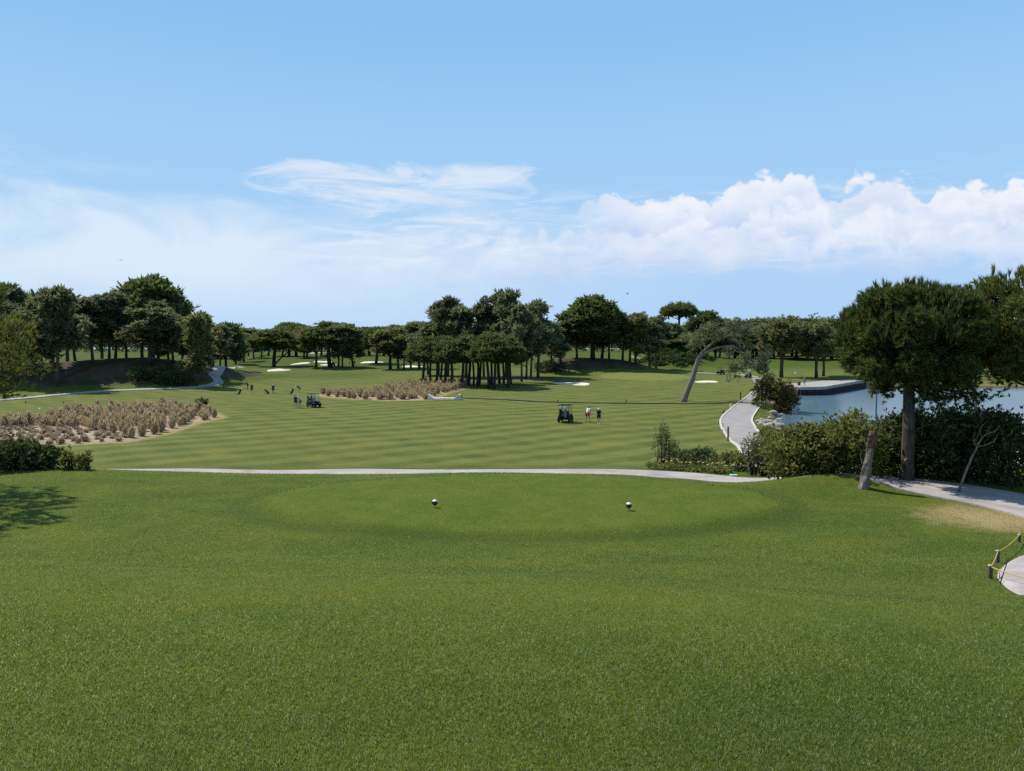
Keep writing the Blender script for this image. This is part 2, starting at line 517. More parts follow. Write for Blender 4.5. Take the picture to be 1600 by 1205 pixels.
    b.inputs['Sheen Tint'].default_value = (0.8, 0.9, 0.5, 1)
    bp = t.n('ShaderNodeBump')
    bp.inputs['Strength'].default_value = 0.55
    bp.inputs['Distance'].default_value = 0.05
    t.put(bp.inputs['Height'], t.m('ADD', fine, t.m('MULTIPLY', grain, 1.2)))
    t.put(b.inputs['Normal'], bp.outputs[0])
    t.put(out.inputs[0], b.outputs[0])
    return m


def blade_material():
    m, t, out = new_mat('lawn_blades')
    pos = t.n('ShaderNodeNewGeometry').outputs['Position']
    ri = t.n('ShaderNodeNewGeometry').outputs['Random Per Island']
    n1 = t.noise(pos, 0.33, 4, 0.6, 0.3)
    n2 = t.noise(t.mapv(pos, (1, 1, 1), (0, 0, 0), (31, 7, 0)), 0.9, 4, 0.6)
    n3 = t.noise(pos, 5.0, 3, 0.6)
    c = t.mix(t.ss(0.38, 0.62, n1), (0.128, 0.190, 0.022), (0.238, 0.272, 0.036))
    c = t.mix(t.m('MULTIPLY', t.ss(0.46, 0.66, n2), 0.75), c, (0.092, 0.140, 0.032))
    n4 = t.noise(t.mapv(pos, (1, 1, 1), (0, 0, 0), (3, 57, 0)), 1.7, 4, 0.6, 0.5)
    c = t.mix(t.m('MULTIPLY', t.ss(0.52, 0.68, n4), 0.75), c, (0.225, 0.195, 0.030))
    c = t.mix(t.m('MULTIPLY', t.ss(0.45, 0.30, n4), 0.55), c, (0.060, 0.105, 0.020))
    c = t.mix(t.m('MULTIPLY', t.ss(0.52, 0.70, n3), 0.45), c, (0.175, 0.185, 0.045))
    n6 = t.noise(t.mapv(pos, (0.6, 1.1, 1), (0, 0, 0.3), (5, 2, 0)), 0.62, 4, 0.6, 0.6)
    c = t.mix(t.m('MULTIPLY', t.ss(0.44, 0.60, n6), 0.6), c, (0.074, 0.128, 0.018))
    c = t.mix(t.m('MULTIPLY', t.attr('dryb'), 0.85), c, (0.34, 0.27, 0.12))
    c = t.mix(t.m('MULTIPLY', t.ss(0.72, 0.94, ri), 0.95), c, (0.52, 0.53, 0.30))  # sun glints on glossy blades, painted as a pale colour on random ones
    c = t.mix(t.m('MULTIPLY', t.ss(0.30, 0.05, ri), 0.75), c, (0.034, 0.066, 0.010))
    b = t.n('ShaderNodeBsdfPrincipled')
    t.put(b.inputs['Base Color'], c)
    b.inputs['Roughness'].default_value = 0.5
    b.inputs['Specular IOR Level'].default_value = 0.12
    tr = t.n('ShaderNodeBsdfTranslucent')
    t.put(tr.inputs['Color'], t.mix(0.4, c, (0.25, 0.31, 0.045)))
    mx = t.n('ShaderNodeMixShader'); mx.inputs[0].default_value = 0.55
    t.put(mx.inputs[1], b.outputs[0]); t.put(mx.inputs[2], tr.outputs[0])
    t.put(out.inputs[0], mx.outputs[0])
    return m


def water_material():
    m, t, out = new_mat('lake_water')
    pos = t.n('ShaderNodeNewGeometry').outputs['Position']
    b = t.n('ShaderNodeBsdfPrincipled')
    b.inputs['Base Color'].default_value = (0.085, 0.150, 0.185, 1)
    b.inputs['Roughness'].default_value = 0.2
    b.inputs['IOR'].default_value = 1.33
    b.inputs['Specular IOR Level'].default_value = 0.5
    bp = t.n('ShaderNodeBump')
    bp.inputs['Strength'].default_value = 0.06
    bp.inputs['Distance'].default_value = 0.03
    w = t.m('ADD', t.noise(t.mapv(pos, (0.5, 2.4, 1), (0, 0, 0.25)), 0.8, 3, 0.5), t.m('MULTIPLY', t.noise(pos, 0.12, 2), 1.5))
    t.put(bp.inputs['Height'], w)
    t.put(b.inputs['Normal'], bp.outputs[0])
    t.put(out.inputs[0], b.outputs[0])
    return m


# ------------------------------------------------------------------ sky and light
SUN_EL = R(52.0)
SUN_LEFT = R(54.0)                       # how far left of straight ahead the sun stands


def make_world():
    w = bpy.data.worlds.new('World')
    scene.world = w
    w.use_nodes = True
    w.node_tree.nodes.clear()
    t = NT(w.node_tree)
    out = t.n('ShaderNodeOutputWorld')
    sky = t.n('ShaderNodeTexSky', sky_type='NISHITA')
    sky.sun_disc = False
    sky.sun_elevation = SUN_EL
    sky.sun_rotation = -SUN_LEFT
    sky.altitude = 0
    sky.air_density = 1.0
    sky.dust_density = 0.2
    sky.ozone_density = 2.2
    d = t.n('ShaderNodeTexCoord').outputs['Generated']
    sp = t.n('ShaderNodeSeparateXYZ'); t.put(sp.inputs[0], d)
    x, y, z = sp.outputs
    az = t.m('ARCTAN2', x, y)
    el = t.m('DIVIDE', z, t.m('SQRT', t.m('ADD', t.m('MULTIPLY', x, x), t.m('MULTIPLY', y, y))))
    cb = t.n('ShaderNodeCombineXYZ'); t.put(cb.inputs[0], az); t.put(cb.inputs[1], el)
    P = cb.outputs[0]

    def px(u, v):
        a = math.atan((u - 800) / F)
        return a, (545 - v) / F * math.cos(a)

    def curve(pts):
        nd = t.n('ShaderNodeFloatCurve')
        cm = nd.mapping.curves[0]
        pp = [((a + 1) / 2, e * 3) for a, e in (px(*p) for p in pts)]
        cm.points[0].location = pp[0]; cm.points[1].location = pp[-1]
        for q in pp[1:-1]: cm.points.new(*q)
        for q in cm.points: q.handle_type = 'AUTO'
        nd.mapping.update()
        t.put(nd.inputs['Value'], t.m('MULTIPLY', t.m('ADD', az, 1.0), 0.5))
        return t.m('DIVIDE', nd.outputs[0], 3.0)

    top = curve([(-900, 330), (300, 350), (800, 335), (900, 330), (925, 312), (965, 303), (1010, 312), (1030, 318), (1060, 300), (1095, 302), (1125, 298), (1150, 286), (1190, 280), (1225, 272),
                 (1262, 274), (1285, 290), (1320, 284), (1350, 277), (1395, 274), (1425, 298), (1440, 304), (1462, 290), (1500, 284), (1540, 300), (1570, 290), (1640, 284), (1900, 300), (4000, 330)])
    mid = curve([(-900, 360), (300, 370), (700, 365), (900, 360), (960, 348), (1000, 352), (1060, 342), (1085, 338), (1110, 352), (1130, 350), (1170, 332), (1215, 318), (1260, 316), (1300, 330), (1340, 328), (1390, 312),
                 (1430, 322), (1470, 318), (1520, 318), (1560, 330), (1640, 320), (1900, 330), (4000, 350)])
    bot = curve([(-900, 380), (300, 380), (900, 375), (960, 360), (985, 362), (1020, 358), (1090, 352), (1130, 366), (1165, 352), (1200, 350), (1240, 362), (1290, 352), (1350, 342), (1400, 352), (1460, 344), (1540, 350), (1640, 345), (1900, 350), (4000, 370)])
    warp = t.n('ShaderNodeTexNoise', noise_dimensions='2D'); t.put(warp.inputs['Vector'], P); warp.inputs['Scale'].default_value = 30; warp.inputs['Detail'].default_value = 5
    wv = t.n('ShaderNodeVectorMath', operation='SCALE'); t.put(wv.inputs[0], warp.outputs['Color']); wv.inputs['Scale'].default_value = 0.03
    wa = t.n('ShaderNodeVectorMath', operation='ADD'); t.put(wa.inputs[0], P); t.put(wa.inputs[1], wv.outputs[0])
    PW = wa.outputs[0]

    def puffs(off):
        tot = None
        for sc, amp in ((22, 0.030), (48, 0.016), (110, 0.0075)):
            vo = t.n('ShaderNodeTexVoronoi', feature='F1', voronoi_dimensions='2D')
            t.put(vo.inputs['Vector'], t.mapv(PW, (1, 1.15, 1), (0, 0, 0), (off, off * 1.7, 0)))
            vo.inputs['Scale'].default_value = sc
            q = t.m('MULTIPLY', t.m('SUBTRACT', 0.40, vo.outputs['Distance']), amp)
            tot = q if tot is None else t.m('ADD', tot, q)
        return tot
    fb = t.noise(P, 60, 8, 0.65, 0.0, '2D')
    body = t.noise(t.mapv(P, (1, 1.6, 1)), 11, 7, 0.62, 0.3, dim='2D')

    def bank(topv, off, amp, fade, soft):
        """one rank of cumulus: bright at its heads, greyer and thinner below"""
        pf = puffs(off)
        h = t.m('SUBTRACT', t.m('ADD', topv, t.m('ADD', t.m('MULTIPLY', pf, amp), t.m('MULTIPLY', t.m('SUBTRACT', fb, 0.5), 0.012))), el)
        mask = t.m('MULTIPLY', t.ss(0.0, soft, h), t.ss(fade, fade * 0.30, t.m('ADD', h, t.m('MULTIPLY', t.m('SUBTRACT', body, 0.5), 0.12))))
        lit = t.m('SUBTRACT', t.m('ADD', 1.08, t.m('MULTIPLY', pf, 16.0)), t.m('MULTIPLY', h, 13.0))
        lit = t.m('ADD', lit, t.m('MULTIPLY', t.m('SUBTRACT', body, 0.5), 1.5), clamp=True)
        return mask, t.mix(lit, (0.34, 0.45, 0.64), (0.62, 0.635, 0.685))
    azm = t.ss(0.05, 0.17, az)
    b1 = bank(top, 0.0, 1.0, 0.105, 0.011)
    b2 = bank(mid, 3.3, 1.15, 0.085, 0.018)
    b3 = bank(bot, 7.1, 1.1, 0.070, 0.024)
    # high flat streaks to the left
    stn = t.noise(t.mapv(P, (3.6, 17, 1), (0, 0, 0.04)), 2.1, 9, 0.64, 0.7, dim='2D')
    a0, e0 = px(380, 302); a1, e1 = px(870, 262)
    band = t.m('MULTIPLY', t.m('MULTIPLY', t.ss(e0 - 0.03, e0 + 0.010, el), t.ss(e1 + 0.016, e1 - 0.012, el)), t.m('MULTIPLY', t.ss(-0.40, -0.25, az), t.ss(0.10, -0.02, az)))
    streak = t.m('MULTIPLY', t.ss(0.28, 0.60, t.m('ADD', stn, t.m('MULTIPLY', t.m('SUBTRACT', band, 1.0), 0.45))), 0.66)
    # long low streaks in the middle
    st2 = t.noise(t.mapv(P, (4, 24, 1), (0, 0, -0.02), (3, 2, 0)), 2.4, 8, 0.64, 0.6, dim='2D')
    band2 = t.m('MULTIPLY', t.m('MULTIPLY', t.ss(0.085, 0.13, el), t.ss(0.225, 0.18, el)), t.m('MULTIPLY', t.ss(-0.36, -0.16, az), t.ss(0.75, 0.4, az)))
    streak2 = t.m('MULTIPLY', t.m('MULTIPLY', t.ss(0.44, 0.70, st2), band2), 0.62)
    shade2 = t.m('MULTIPLY', t.m('MULTIPLY', t.ss(0.50, 0.32, st2), band2), 0.35)
    # veil of thin cloud, brightest to the left
    vn = t.noise(t.mapv(P, (1.6, 5, 1)), 2.6, 7, 0.62, 0.5, dim='2D')
    vtop = t.m('ADD', 0.195, t.m('MULTIPLY', t.m('SUBTRACT', vn, 0.5), 0.16))
    vd = t.m('SUBTRACT', el, vtop)
    veil = t.ss(0.03, -0.075, vd)
    left = t.m('MULTIPLY', t.ss(0.35, -0.45, az), t.m('ADD', 0.55, t.m('MULTIPLY', vn, 0.9)), clamp=True)
    lowfade = t.ss(0.02, 0.11, el)
    vcol = t.mix(t.m('MULTIPLY', left, t.m('ADD', 0.35, t.m('MULTIPLY', lowfade, 0.65))), (0.310, 0.460, 0.655), (0.525, 0.605, 0.690))
    veil = t.m('MULTIPLY', veil, 0.88)
    bgs = t.n('ShaderNodeBackground'); bgs.inputs['Strength'].default_value = SKY
    cap = t.mix(t.ss(0.18, 0.50, el), (1.75, 2.95, 4.35), (1.16, 2.42, 4.0))
    capped = t.mix(1.0, sky.outputs[0], cap, 'DARKEN')
    t.put(bgs.inputs['Color'], t.mix(t.m('MULTIPLY', t.ss(0.9, 0.6, el), 0.8), capped, cap))

    def over(base, f, c, s=1.0):
        bg = t.n('ShaderNodeBackground'); bg.inputs['Strength'].default_value = s
        t.put(bg.inputs['Color'], c if isinstance(c, bpy.types.NodeSocket) else (*c, 1))
        mx = t.n('ShaderNodeMixShader')
        t.put(mx.inputs[0], f); t.put(mx.inputs[1], base); t.put(mx.inputs[2], bg.outputs[0])
        return mx.outputs[0]

    sh = over(bgs.outputs[0], veil, vcol)
    sh = over(sh, shade2, (0.34, 0.46, 0.66))
    sh = over(sh, streak2, (0.58, 0.62, 0.69))
    sh = over(sh, streak, (0.60, 0.63, 0.69))
    azl = t.m('MAXIMUM', azm, t.m('MULTIPLY', t.ss(-0.34, -0.02, az), 0.5))
    for (mk, cc), kk, aa in ((b1, 0.96, azm), (b2, 0.85, azl), (b3, 0.7, azl)):
        sh = over(sh, t.m('MULTIPLY', t.m('MULTIPLY', mk, aa), kk), cc)
    t.put(out.inputs[0], sh)


SKY = 0.15
make_world()
sun_d = bpy.data.lights.new('sun', 'SUN')
sun = bpy.data.objects.new('sun', sun_d)
COL.objects.link(sun)
sun_d.energy = 4.0
sun_d.angle = R(0.5)
sun_d.color = (1.0, 0.95, 0.87)
sdir = Vector((-math.sin(SUN_LEFT) * math.cos(SUN_EL), math.cos(SUN_LEFT) * math.cos(SUN_EL), math.sin(SUN_EL)))
sun.rotation_euler = sdir.to_track_quat('Z', 'Y').to_euler()
sun.location = (0, 0, 60)

scene.view_settings.view_transform = 'Standard'
scene.view_settings.look = 'None'
scene.view_settings.gamma = 1
scene.view_settings.exposure = 0.5
scene.render.engine = 'CYCLES'
scene.cycles.max_bounces = 6
scene.cycles.diffuse_bounces = 3
scene.cycles.transmission_bounces = 3
scene.cycles.use_denoising = False

# ------------------------------------------------------------------ setting: ground sheet
BED_L = [tuple(G(u, v)[:2]) for u, v in ((-40, 668), (40, 658), (110, 647), (170, 640), (250, 638), (330, 646), (342, 653), (300, 662), (250, 678), (190, 691), (110, 695), (60, 697), (-60, 697))]
BED_R = [tuple(G(u, v)[:2]) for u, v in ((500, 616), (560, 615), (596, 611), (640, 601), (700, 599), (735, 601), (722, 607), (700, 613), (668, 625), (610, 626), (560, 624), (510, 620))]


def build_ground():
    ang = np.concatenate([np.arange(-41, 41, 0.14), np.arange(41, 319, 3.0)])
    ang = np.radians(np.append(ang, 319.0))
    rad = [0.4]
    while rad[-1] < 5000: rad.append(rad[-1] * (1.0115 if rad[-1] < 420 else 1.05))
    rad = np.array(rad)
    A, D = np.meshgrid(ang[:-1], rad)
    X, Y = np.sin(A) * D, np.cos(A) * D
    Z = H(X, Y)
    nr, na = X.shape
    V = np.stack([X, Y, Z], -1).reshape(-1, 3)
    V = np.vstack([V, [[0, 0, Hs(0, 0)]]])
    i, j = np.meshgrid(np.arange(nr - 1), np.arange(na), indexing='ij')
    j2 = (j + 1) % na
    q = np.stack([i * na + j, i * na + j2, (i + 1) * na + j2, (i + 1) * na + j], -1).reshape(-1, 4)[:, ::-1]
    k = np.arange(na)
    tri = np.stack([np.full(na, nr * na), (k + 1) % na, k], -1)[:, ::-1]
    tri = tri[:, ::-1] if False else tri
    me = bpy.data.meshes.new('ground')
    me.vertices.add(len(V)); me.vertices.foreach_set('co', V.reshape(-1).astype(np.float32))
    li = np.concatenate([q.reshape(-1), tri.reshape(-1)]).astype(np.int32)
    me.loops.add(len(li)); me.loops.foreach_set('vertex_index', li)
    ls = np.concatenate([np.arange(0, len(q) * 4, 4), len(q) * 4 + np.arange(0, len(tri) * 3, 3)]).astype(np.int32)
    me.polygons.add(len(ls)); me.polygons.foreach_set('loop_start', ls)
    me.update(calc_edges=True)
    me.polygons.foreach_set('use_smooth', np.ones(len(ls), bool))
    X, Y = V[:, 0], V[:, 1]
    sdl = poly_sd(LAKE, X, Y)
    lm = left_mound(X, Y)
    short = (1 - sstep(0.97, 1.01, ell(TEE, X, Y))) * 0.9
    putting = 1 - sstep(0.95, 1.03, ell(GREEN, X, Y))
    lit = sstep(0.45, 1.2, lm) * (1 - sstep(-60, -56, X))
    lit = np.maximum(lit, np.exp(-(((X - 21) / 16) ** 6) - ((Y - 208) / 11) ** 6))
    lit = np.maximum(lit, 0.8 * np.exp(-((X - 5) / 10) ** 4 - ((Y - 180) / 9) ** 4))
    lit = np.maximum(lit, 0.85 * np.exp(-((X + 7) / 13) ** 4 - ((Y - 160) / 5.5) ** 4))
    dry = np.exp(-((X + 16.5) / 5.0) ** 4 - ((Y - 24.6) / 2.0) ** 4)
    dry = np.maximum(dry, 0.95 * np.exp(-((X - 9.8) / 3.0) ** 4 - ((Y - 21.0) / 1.5) ** 4))
    dry = np.maximum(dry, 0.95 * np.exp(-((X - 10.4) / 2.1) ** 2 - ((Y - 15.9) / 1.9) ** 2))
    for bed in (BED_L, BED_R):
        dry = np.maximum(dry, 0.9 * (1 - sstep(0.0, 3.0, poly_sd(bed, X, Y))))
    dry = np.maximum(dry, 0.9 * (1 - sstep(0.5, 4.5, np.abs(sdl))) * (Y > 55))
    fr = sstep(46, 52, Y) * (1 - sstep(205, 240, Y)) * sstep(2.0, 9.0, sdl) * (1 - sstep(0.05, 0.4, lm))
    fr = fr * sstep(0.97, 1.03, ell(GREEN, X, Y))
    rough = sstep(175, 250, Y) * 0.7
    rough = np.maximum(rough, 0.8 * np.exp(-((X + 48) / 14) ** 4 - ((Y - 190) / 16) ** 4))
    # slope shade round the tee shoulder, painted as a darker ring
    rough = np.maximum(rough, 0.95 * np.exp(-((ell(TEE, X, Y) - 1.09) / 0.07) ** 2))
    rough = np.maximum(rough, 0.9 * np.exp(-((X - 50) / 13) ** 4 - ((Y - 236) / 14) ** 4))
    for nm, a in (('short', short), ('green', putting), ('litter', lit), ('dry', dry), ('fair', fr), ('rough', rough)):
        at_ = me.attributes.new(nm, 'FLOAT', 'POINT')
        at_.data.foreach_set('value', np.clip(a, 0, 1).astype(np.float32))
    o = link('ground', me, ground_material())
    tag(o, kind='structure')


build_ground()

# lake
wm = MB()
lk = [(18, 40), (260, 40), (260, 196), (84, 186), (56, 156), (46, 142), (40, 118), (28, 100), (24, 70)]
wm.v = [Vector((x, y, -1.2)) for x, y in lk]; wm.f = [list(range(len(lk)))]
tag(wm.build('lake_water', water_material()), kind='structure')


# ------------------------------------------------------------------ draped strips and sheets
def resample(pts, step):
    pts = [Vector((p[0], p[1], 0)) for p in pts]
    P = [pts[0]] + pts + [pts[-1]]
    out = []
    for i in range(1, len(P) - 2):
        p0, p1, p2, p3 = P[i - 1], P[i], P[i + 1], P[i + 2]
        n = max(2, int((p2 - p1).length / step))
        for k in range(n):
            t = k / n
            out.append(0.5 * ((2 * p1) + (p2 - p0) * t + (2 * p0 - 5 * p1 + 4 * p2 - p3) * t * t + (3 * p1 - p0 - 3 * p2 + p3) * t ** 3))
    out.append(pts[-1])
    return out


def strip(name, pts, width, mat, lift, step=0.6, kind='structure', cross=4, skirt=0.25, parent=None):
    c = resample(pts, step)
    n = len(c)
    wd = width if hasattr(width, '__len__') else [width] * len(pts)
    rows = []
    for i, p in enumerate(c):
        d = (c[min(i + 1, n - 1)] - c[max(i - 1, 0)]).normalized()
        nrm = Vector((-d.y, d.x, 0))
        w = float(np.interp(i / (n - 1), np.linspace(0, 1, len(wd)), wd))
        rows.append([p + nrm * (w * (k / cross - 0.5)) for k in range(cross + 1)])
    mb = MB()
    for r in rows:
        zs = [Hs(p.x, p.y) for p in r]
        base = len(mb.v)
        mb.v.append(Vector((r[0].x, r[0].y, zs[0] - skirt)))
        for p, z in zip(r, zs): mb.v.append(Vector((p.x, p.y, z + lift)))
        mb.v.append(Vector((r[-1].x, r[-1].y, zs[-1] - skirt)))
    m = cross + 3
    for i in range(n - 1):
        for k in range(m - 1):
            mb.f.append([i * m + k, i * m + k + 1, (i + 1) * m + k + 1, (i + 1) * m + k])
    mb.f.append(list(range(m))); mb.f.append([(n - 1) * m + k for k in range(m)])
    o = mb.build(name, mat, parent, smooth=False)
    if kind: o['kind'] = kind
    return o


PATH_NEAR = [(-30, 27.6), (-17, 26.9), (-8, 26.9), (0, 27.0), (4.5, 26.8), (6.6, 25.4), (8.0, 23.6), (9.2, 21.7), (10.4, 20.1), (11.5, 18.7), (12.2, 17.2), (12.4, 15.4), (12.1, 13.8), (11.2, 12.6), (10.0, 11.8)]
strip('cart_path', PATH_NEAR, [1.3] * 5 + [1.6, 1.8, 2.0, 2.0, 2.1, 2.2, 2.3, 2.3, 2.4, 2.5, 2.5], M['path_pink'], 0.035, 0.3)
APRON = [tuple(G(u, v)[:2]) for u, v in ((1553, 904), (1555, 894), (1564, 884), (1580, 875), (1605, 867), (1690, 856), (1790, 872), (1800, 930), (1700, 962), (1612, 938), (1588, 931), (1567, 919))]


def edge_strip(name, pts, width, side, mat, w=0.12, lift=0.06, step=0.4):
    c = resample(pts, step); n = len(c); out = []
    wd = width if hasattr(width, '__len__') else [width] * len(pts)
    for i, p in enumerate(c):
        d = (c[min(i + 1, n - 1)] - c[max(i - 1, 0)]).normalized()
        ww = float(np.interp(i / (n - 1), np.linspace(0, 1, len(wd)), wd))
        out.append(p + Vector((-d.y, d.x, 0)) * side * (ww / 2 + w / 2))
    return strip(name, [tuple(p[:2]) for p in out[::2]], w, mat, lift, step, cross=1)


# road along the lake
rd = [tuple(G(u, v)[:2]) for u, v in ((1206, 735), (1190, 712), (1167, 688), (1153, 668), (1151, 655), (1162, 641), (1176, 628), (1186, 617), (1193, 606), (1189, 598), (1183, 592), (1172, 588), (1150, 585), (1122, 585), (1085, 582))]
rw = [2.6, 2.6, 2.8, 3.1, 3.2, 3.2, 3.0, 2.8, 2.6, 2.6, 2.8, 2.6, 2.4, 2.2, 2.0]
strip('lake_road', rd, rw, M['path'], 0.08, 1.0)
edge_strip('road_kerb', rd[:9], rw[:9], 1, M['kerb'], 0.2, 0.13)
edge_strip('road_kerb', rd[:9], rw[:9], -1, M['kerb'], 0.2, 0.13)

# paths on the left
pl = [tuple(G(u, v)[:2]) for u, v in ((-40, 630), (15, 625), (60, 621), (110, 616), (160, 612), (210, 610), (265, 608), (300, 606), (330, 603), (342, 598), (336, 590), (330, 583), (342, 578), (362, 575), (380, 575))]
strip('left_path', pl, [1.6, 1.8, 1.9, 2.0, 2.0, 2.0, 2.0, 2.2, 2.6, 2.8, 2.8, 2.6, 2.4, 2.4, 2.0], M['concrete'], 0.12, 1.5)


def sheet(name, u, v, wpx, dv, mat, kind='structure', irr=0.15, lift=0.06):
    """a flat patch on the ground whose outline is an uneven oval"""
    c = G(u, v)
    y0, y1 = G(u, v + dv / 2).y, G(u, v - dv / 2).y
    a = wpx / 2 * c.y / F
    b = max(0.6, abs(y1 - y0) / 2)
    cy = (y0 + y1) / 2; cx = c.x * cy / c.y
    ph = [random.uniform(0, 6.28) for _ in range(3)]
    mb = MB(); N, K = 40, 6
    mb.v.append(on(cx, cy, lift))
    for k in range(1, K + 1):
        for i in range(N):
            t = 2 * pi * i / N
            r = 1 + irr * (math.sin(2 * t + ph[0]) + 0.6 * math.sin(3 * t + ph[1]) + 0.4 * math.sin(5 * t + ph[2]))
            r *= k / K
            x, y = cx + a * r * math.cos(t), cy + b * r * math.sin(t)
            mb.v.append(on(x, y, lift if k < K else -0.1))
    for i in range(N): mb.f.append([0, 1 + i, 1 + (i + 1) % N])
    for k in range(K - 1):
        for i in range(N):
            i2 = (i + 1) % N
            mb.f.append([1 + k * N + i, 1 + (k + 1) * N + i, 1 + (k + 1) * N + i2, 1 + k * N + i2])
    o = mb.build(name, mat, smooth=True)
    o['kind'] = kind
    return o


for (u, v, w, dv) in ((435, 578.5, 32, 4.5), (471, 568, 26, 3.2), (506, 565.5, 22, 2.6), (512, 570.5, 26, 2.0), (895, 600, 56, 4.5), (1105, 597, 34, 3.2), (645, 573, 40, 2.2), (582, 566, 34, 2.2), (500, 552, 12, 2.4), (1010, 560, 10, 8)):
    sheet('sand_bunker', u, v, w, dv, M['sand'] if u != 1010 else M['sand_brown'], lift=0.12)


def bed_sheet(name, poly, mat=None, lift=0.09, step=2.0):
    p = np.array(poly)
    mb = MB(); N = 90
    closed = resample(list(map(tuple, poly)) + [tuple(poly[0])], step)
    cx, cy = p.mean(0)
    K = 8
    mb.v.append(on(cx, cy, lift)); n = len(closed)
    for k in range(1, K + 1):
        for q in closed:
            x, y = cx + (q.x - cx) * k / K, cy + (q.y - cy) * k / K
            mb.v.append(on(x, y, lift if k < K else -0.05))
    for i in range(n): mb.f.append([0, 1 + i, 1 + (i + 1) % n])
    for k in range(K - 1):
        for i in range(n):
            i2 = (i + 1) % n
            mb.f.append([1 + k * n + i, 1 + (k + 1) * n + i, 1 + (k + 1) * n + i2, 1 + k * n + i2])
    o = mb.build(name, mat or M['sand_brown'], smooth=True)
    o['kind'] = 'structure'


bed_sheet('path_apron', APRON, M['path_pink'], 0.045, 0.35)
bed_sheet('sandy_bed', BED_L)
bed_sheet('sandy_bed', BED_R)

# the drainage ditch that crosses the fairway: shade of its far wall painted as a dark soil strip
dt = [tuple(G(u, v)[:2]) for u, v in ((718, 622), (760, 624), (820, 627), (870, 629), (930, 630.5), (990, 631), (1060, 631), (1100, 632), (1140, 630))]
strip('shaded_ditch_bank', dt, 0.55, M['shade_soil'], 0.10, 2.0, cross=2)

print('setting done')

# ------------------------------------------------------------------ lawn blades
def build_blades():
    def field(n, d0, d1, wk, hmin, hmax, seed, ang=44):
        g = np.random.default_rng(seed)
        inv = g.uniform(1 / d1, 1 / d0, n)
        Y = 1 / inv
        X = g.uniform(-math.tan(R(ang)), math.tan(R(ang)), n) * Y
        keep = np.ones(n, bool)
        for poly_pts, w in ((PATH_NEAR, 2.6),):
            c = np.array([tuple(p[:2]) for p in resample(poly_pts, 0.5)])
            near = Y > 9
            keep &= poly_sd(APRON, X, Y) > -0.03; idx = np.where(near)[0]
            for s in range(0, len(idx), 20000):
                k = idx[s:s + 20000]
                dd = np.min((X[k, None] - c[None, :, 0]) ** 2 + (Y[k, None] - c[None, :, 1]) ** 2, 1)
                keep[k] &= dd > (np.where(X[k] > 8, 1.15, 0.68)) ** 2
        dryv = np.maximum(np.exp(-((X + 16.5) / 5.0) ** 4 - ((Y - 24.6) / 2.0) ** 4), np.exp(-((X - 9.8) / 3.0) ** 4 - ((Y - 21.0) / 1.5) ** 4))
        dryv = np.maximum(dryv, 0.8 * np.exp(-((X - 10.4) / 1.9) ** 2 - ((Y - 15.7) / 1.7) ** 2))
        keep &= g.uniform(0, 1, n) > dryv * 0.75
        scr = Y + crest(X)
        keep &= g.uniform(0, 1, n) > 0.25 * sstep(4.6, 6.0, scr) * (1 - sstep(9.0, 13.5, scr))
        X, Y, dryv = X[keep], Y[keep], dryv[keep]
        n = len(X)
        Z = H(X, Y)
        short = 1 - sstep(0.96, 1.0, ell(TEE, X, Y))
        sc_ = Y + crest(X)
        h = g.uniform(hmin, hmax, n) * (1 - 0.45 * short) * (1 - 0.5 * sstep(3.6, 6.0, sc_) * (1 - sstep(9, 13, sc_)))
        w = np.maximum(0.0032, Y * wk) * g.uniform(0.7, 1.3, n)
        th = g.uniform(0, 2 * pi, n)
        lean = g.uniform(0.2, 1.1, n) * h
        la = g.uniform(0, 2 * pi, n)
        dx, dy = np.cos(th) * w / 2, np.sin(th) * w / 2
        V = np.empty((n, 3, 3), np.float32)
        V[:, 0] = np.stack([X - dx, Y - dy, Z - 0.004], 1)
        V[:, 1] = np.stack([X + dx, Y + dy, Z - 0.004], 1)
        V[:, 2] = np.stack([X + np.cos(la) * lean, Y + np.sin(la) * lean, Z + h], 1)
        return V, dryv
    Va, da = field(800000, 2.35, 7.6, 0.0013, 0.009, 0.022, 11, 54)
    Vb, db = field(560000, 7.6, 26.5, 0.00085, 0.012, 0.028, 12, 50)
    V = np.concatenate([Va, Vb]); d = np.concatenate([da, db])
    me = soup('lawn_grass', V, blade_material())
    a = me.attributes.new('dryb', 'FLOAT', 'FACE')
    a.data.foreach_set('value', d.astype(np.float32))
    o = link('lawn_grass', me)
    tag(o, 'short green mown grass on the near lawn', 'grass', kind='stuff')


build_blades()

# ------------------------------------------------------------------ foliage generators
def unit(v): return v / np.maximum(np.linalg.norm(v, axis=-1, keepdims=True), 1e-9)


def sprays(C, D, L, W, g, spread=0.6, k=3):
    """leaf sprays: at each centre C (n,3) k narrow faces pointing roughly along D"""
    n = len(C)
    C = np.repeat(C, k, 0); D = np.repeat(D, k, 0)
    L = np.repeat(L, k); W = np.repeat(W, k)
    d = unit(D + g.normal(0, spread, C.shape))
    s = unit(np.cross(d, unit(g.normal(0, 1, C.shape))))
    V = np.empty((len(C), 4, 3))
    V[:, 0] = C
    V[:, 1] = C + d * (L * 0.55)[:, None] + s * (W / 2)[:, None]
    V[:, 2] = C + d * L[:, None]
    V[:, 3] = C + d * (L * 0.45)[:, None] - s * (W / 2)[:, None]
    return V


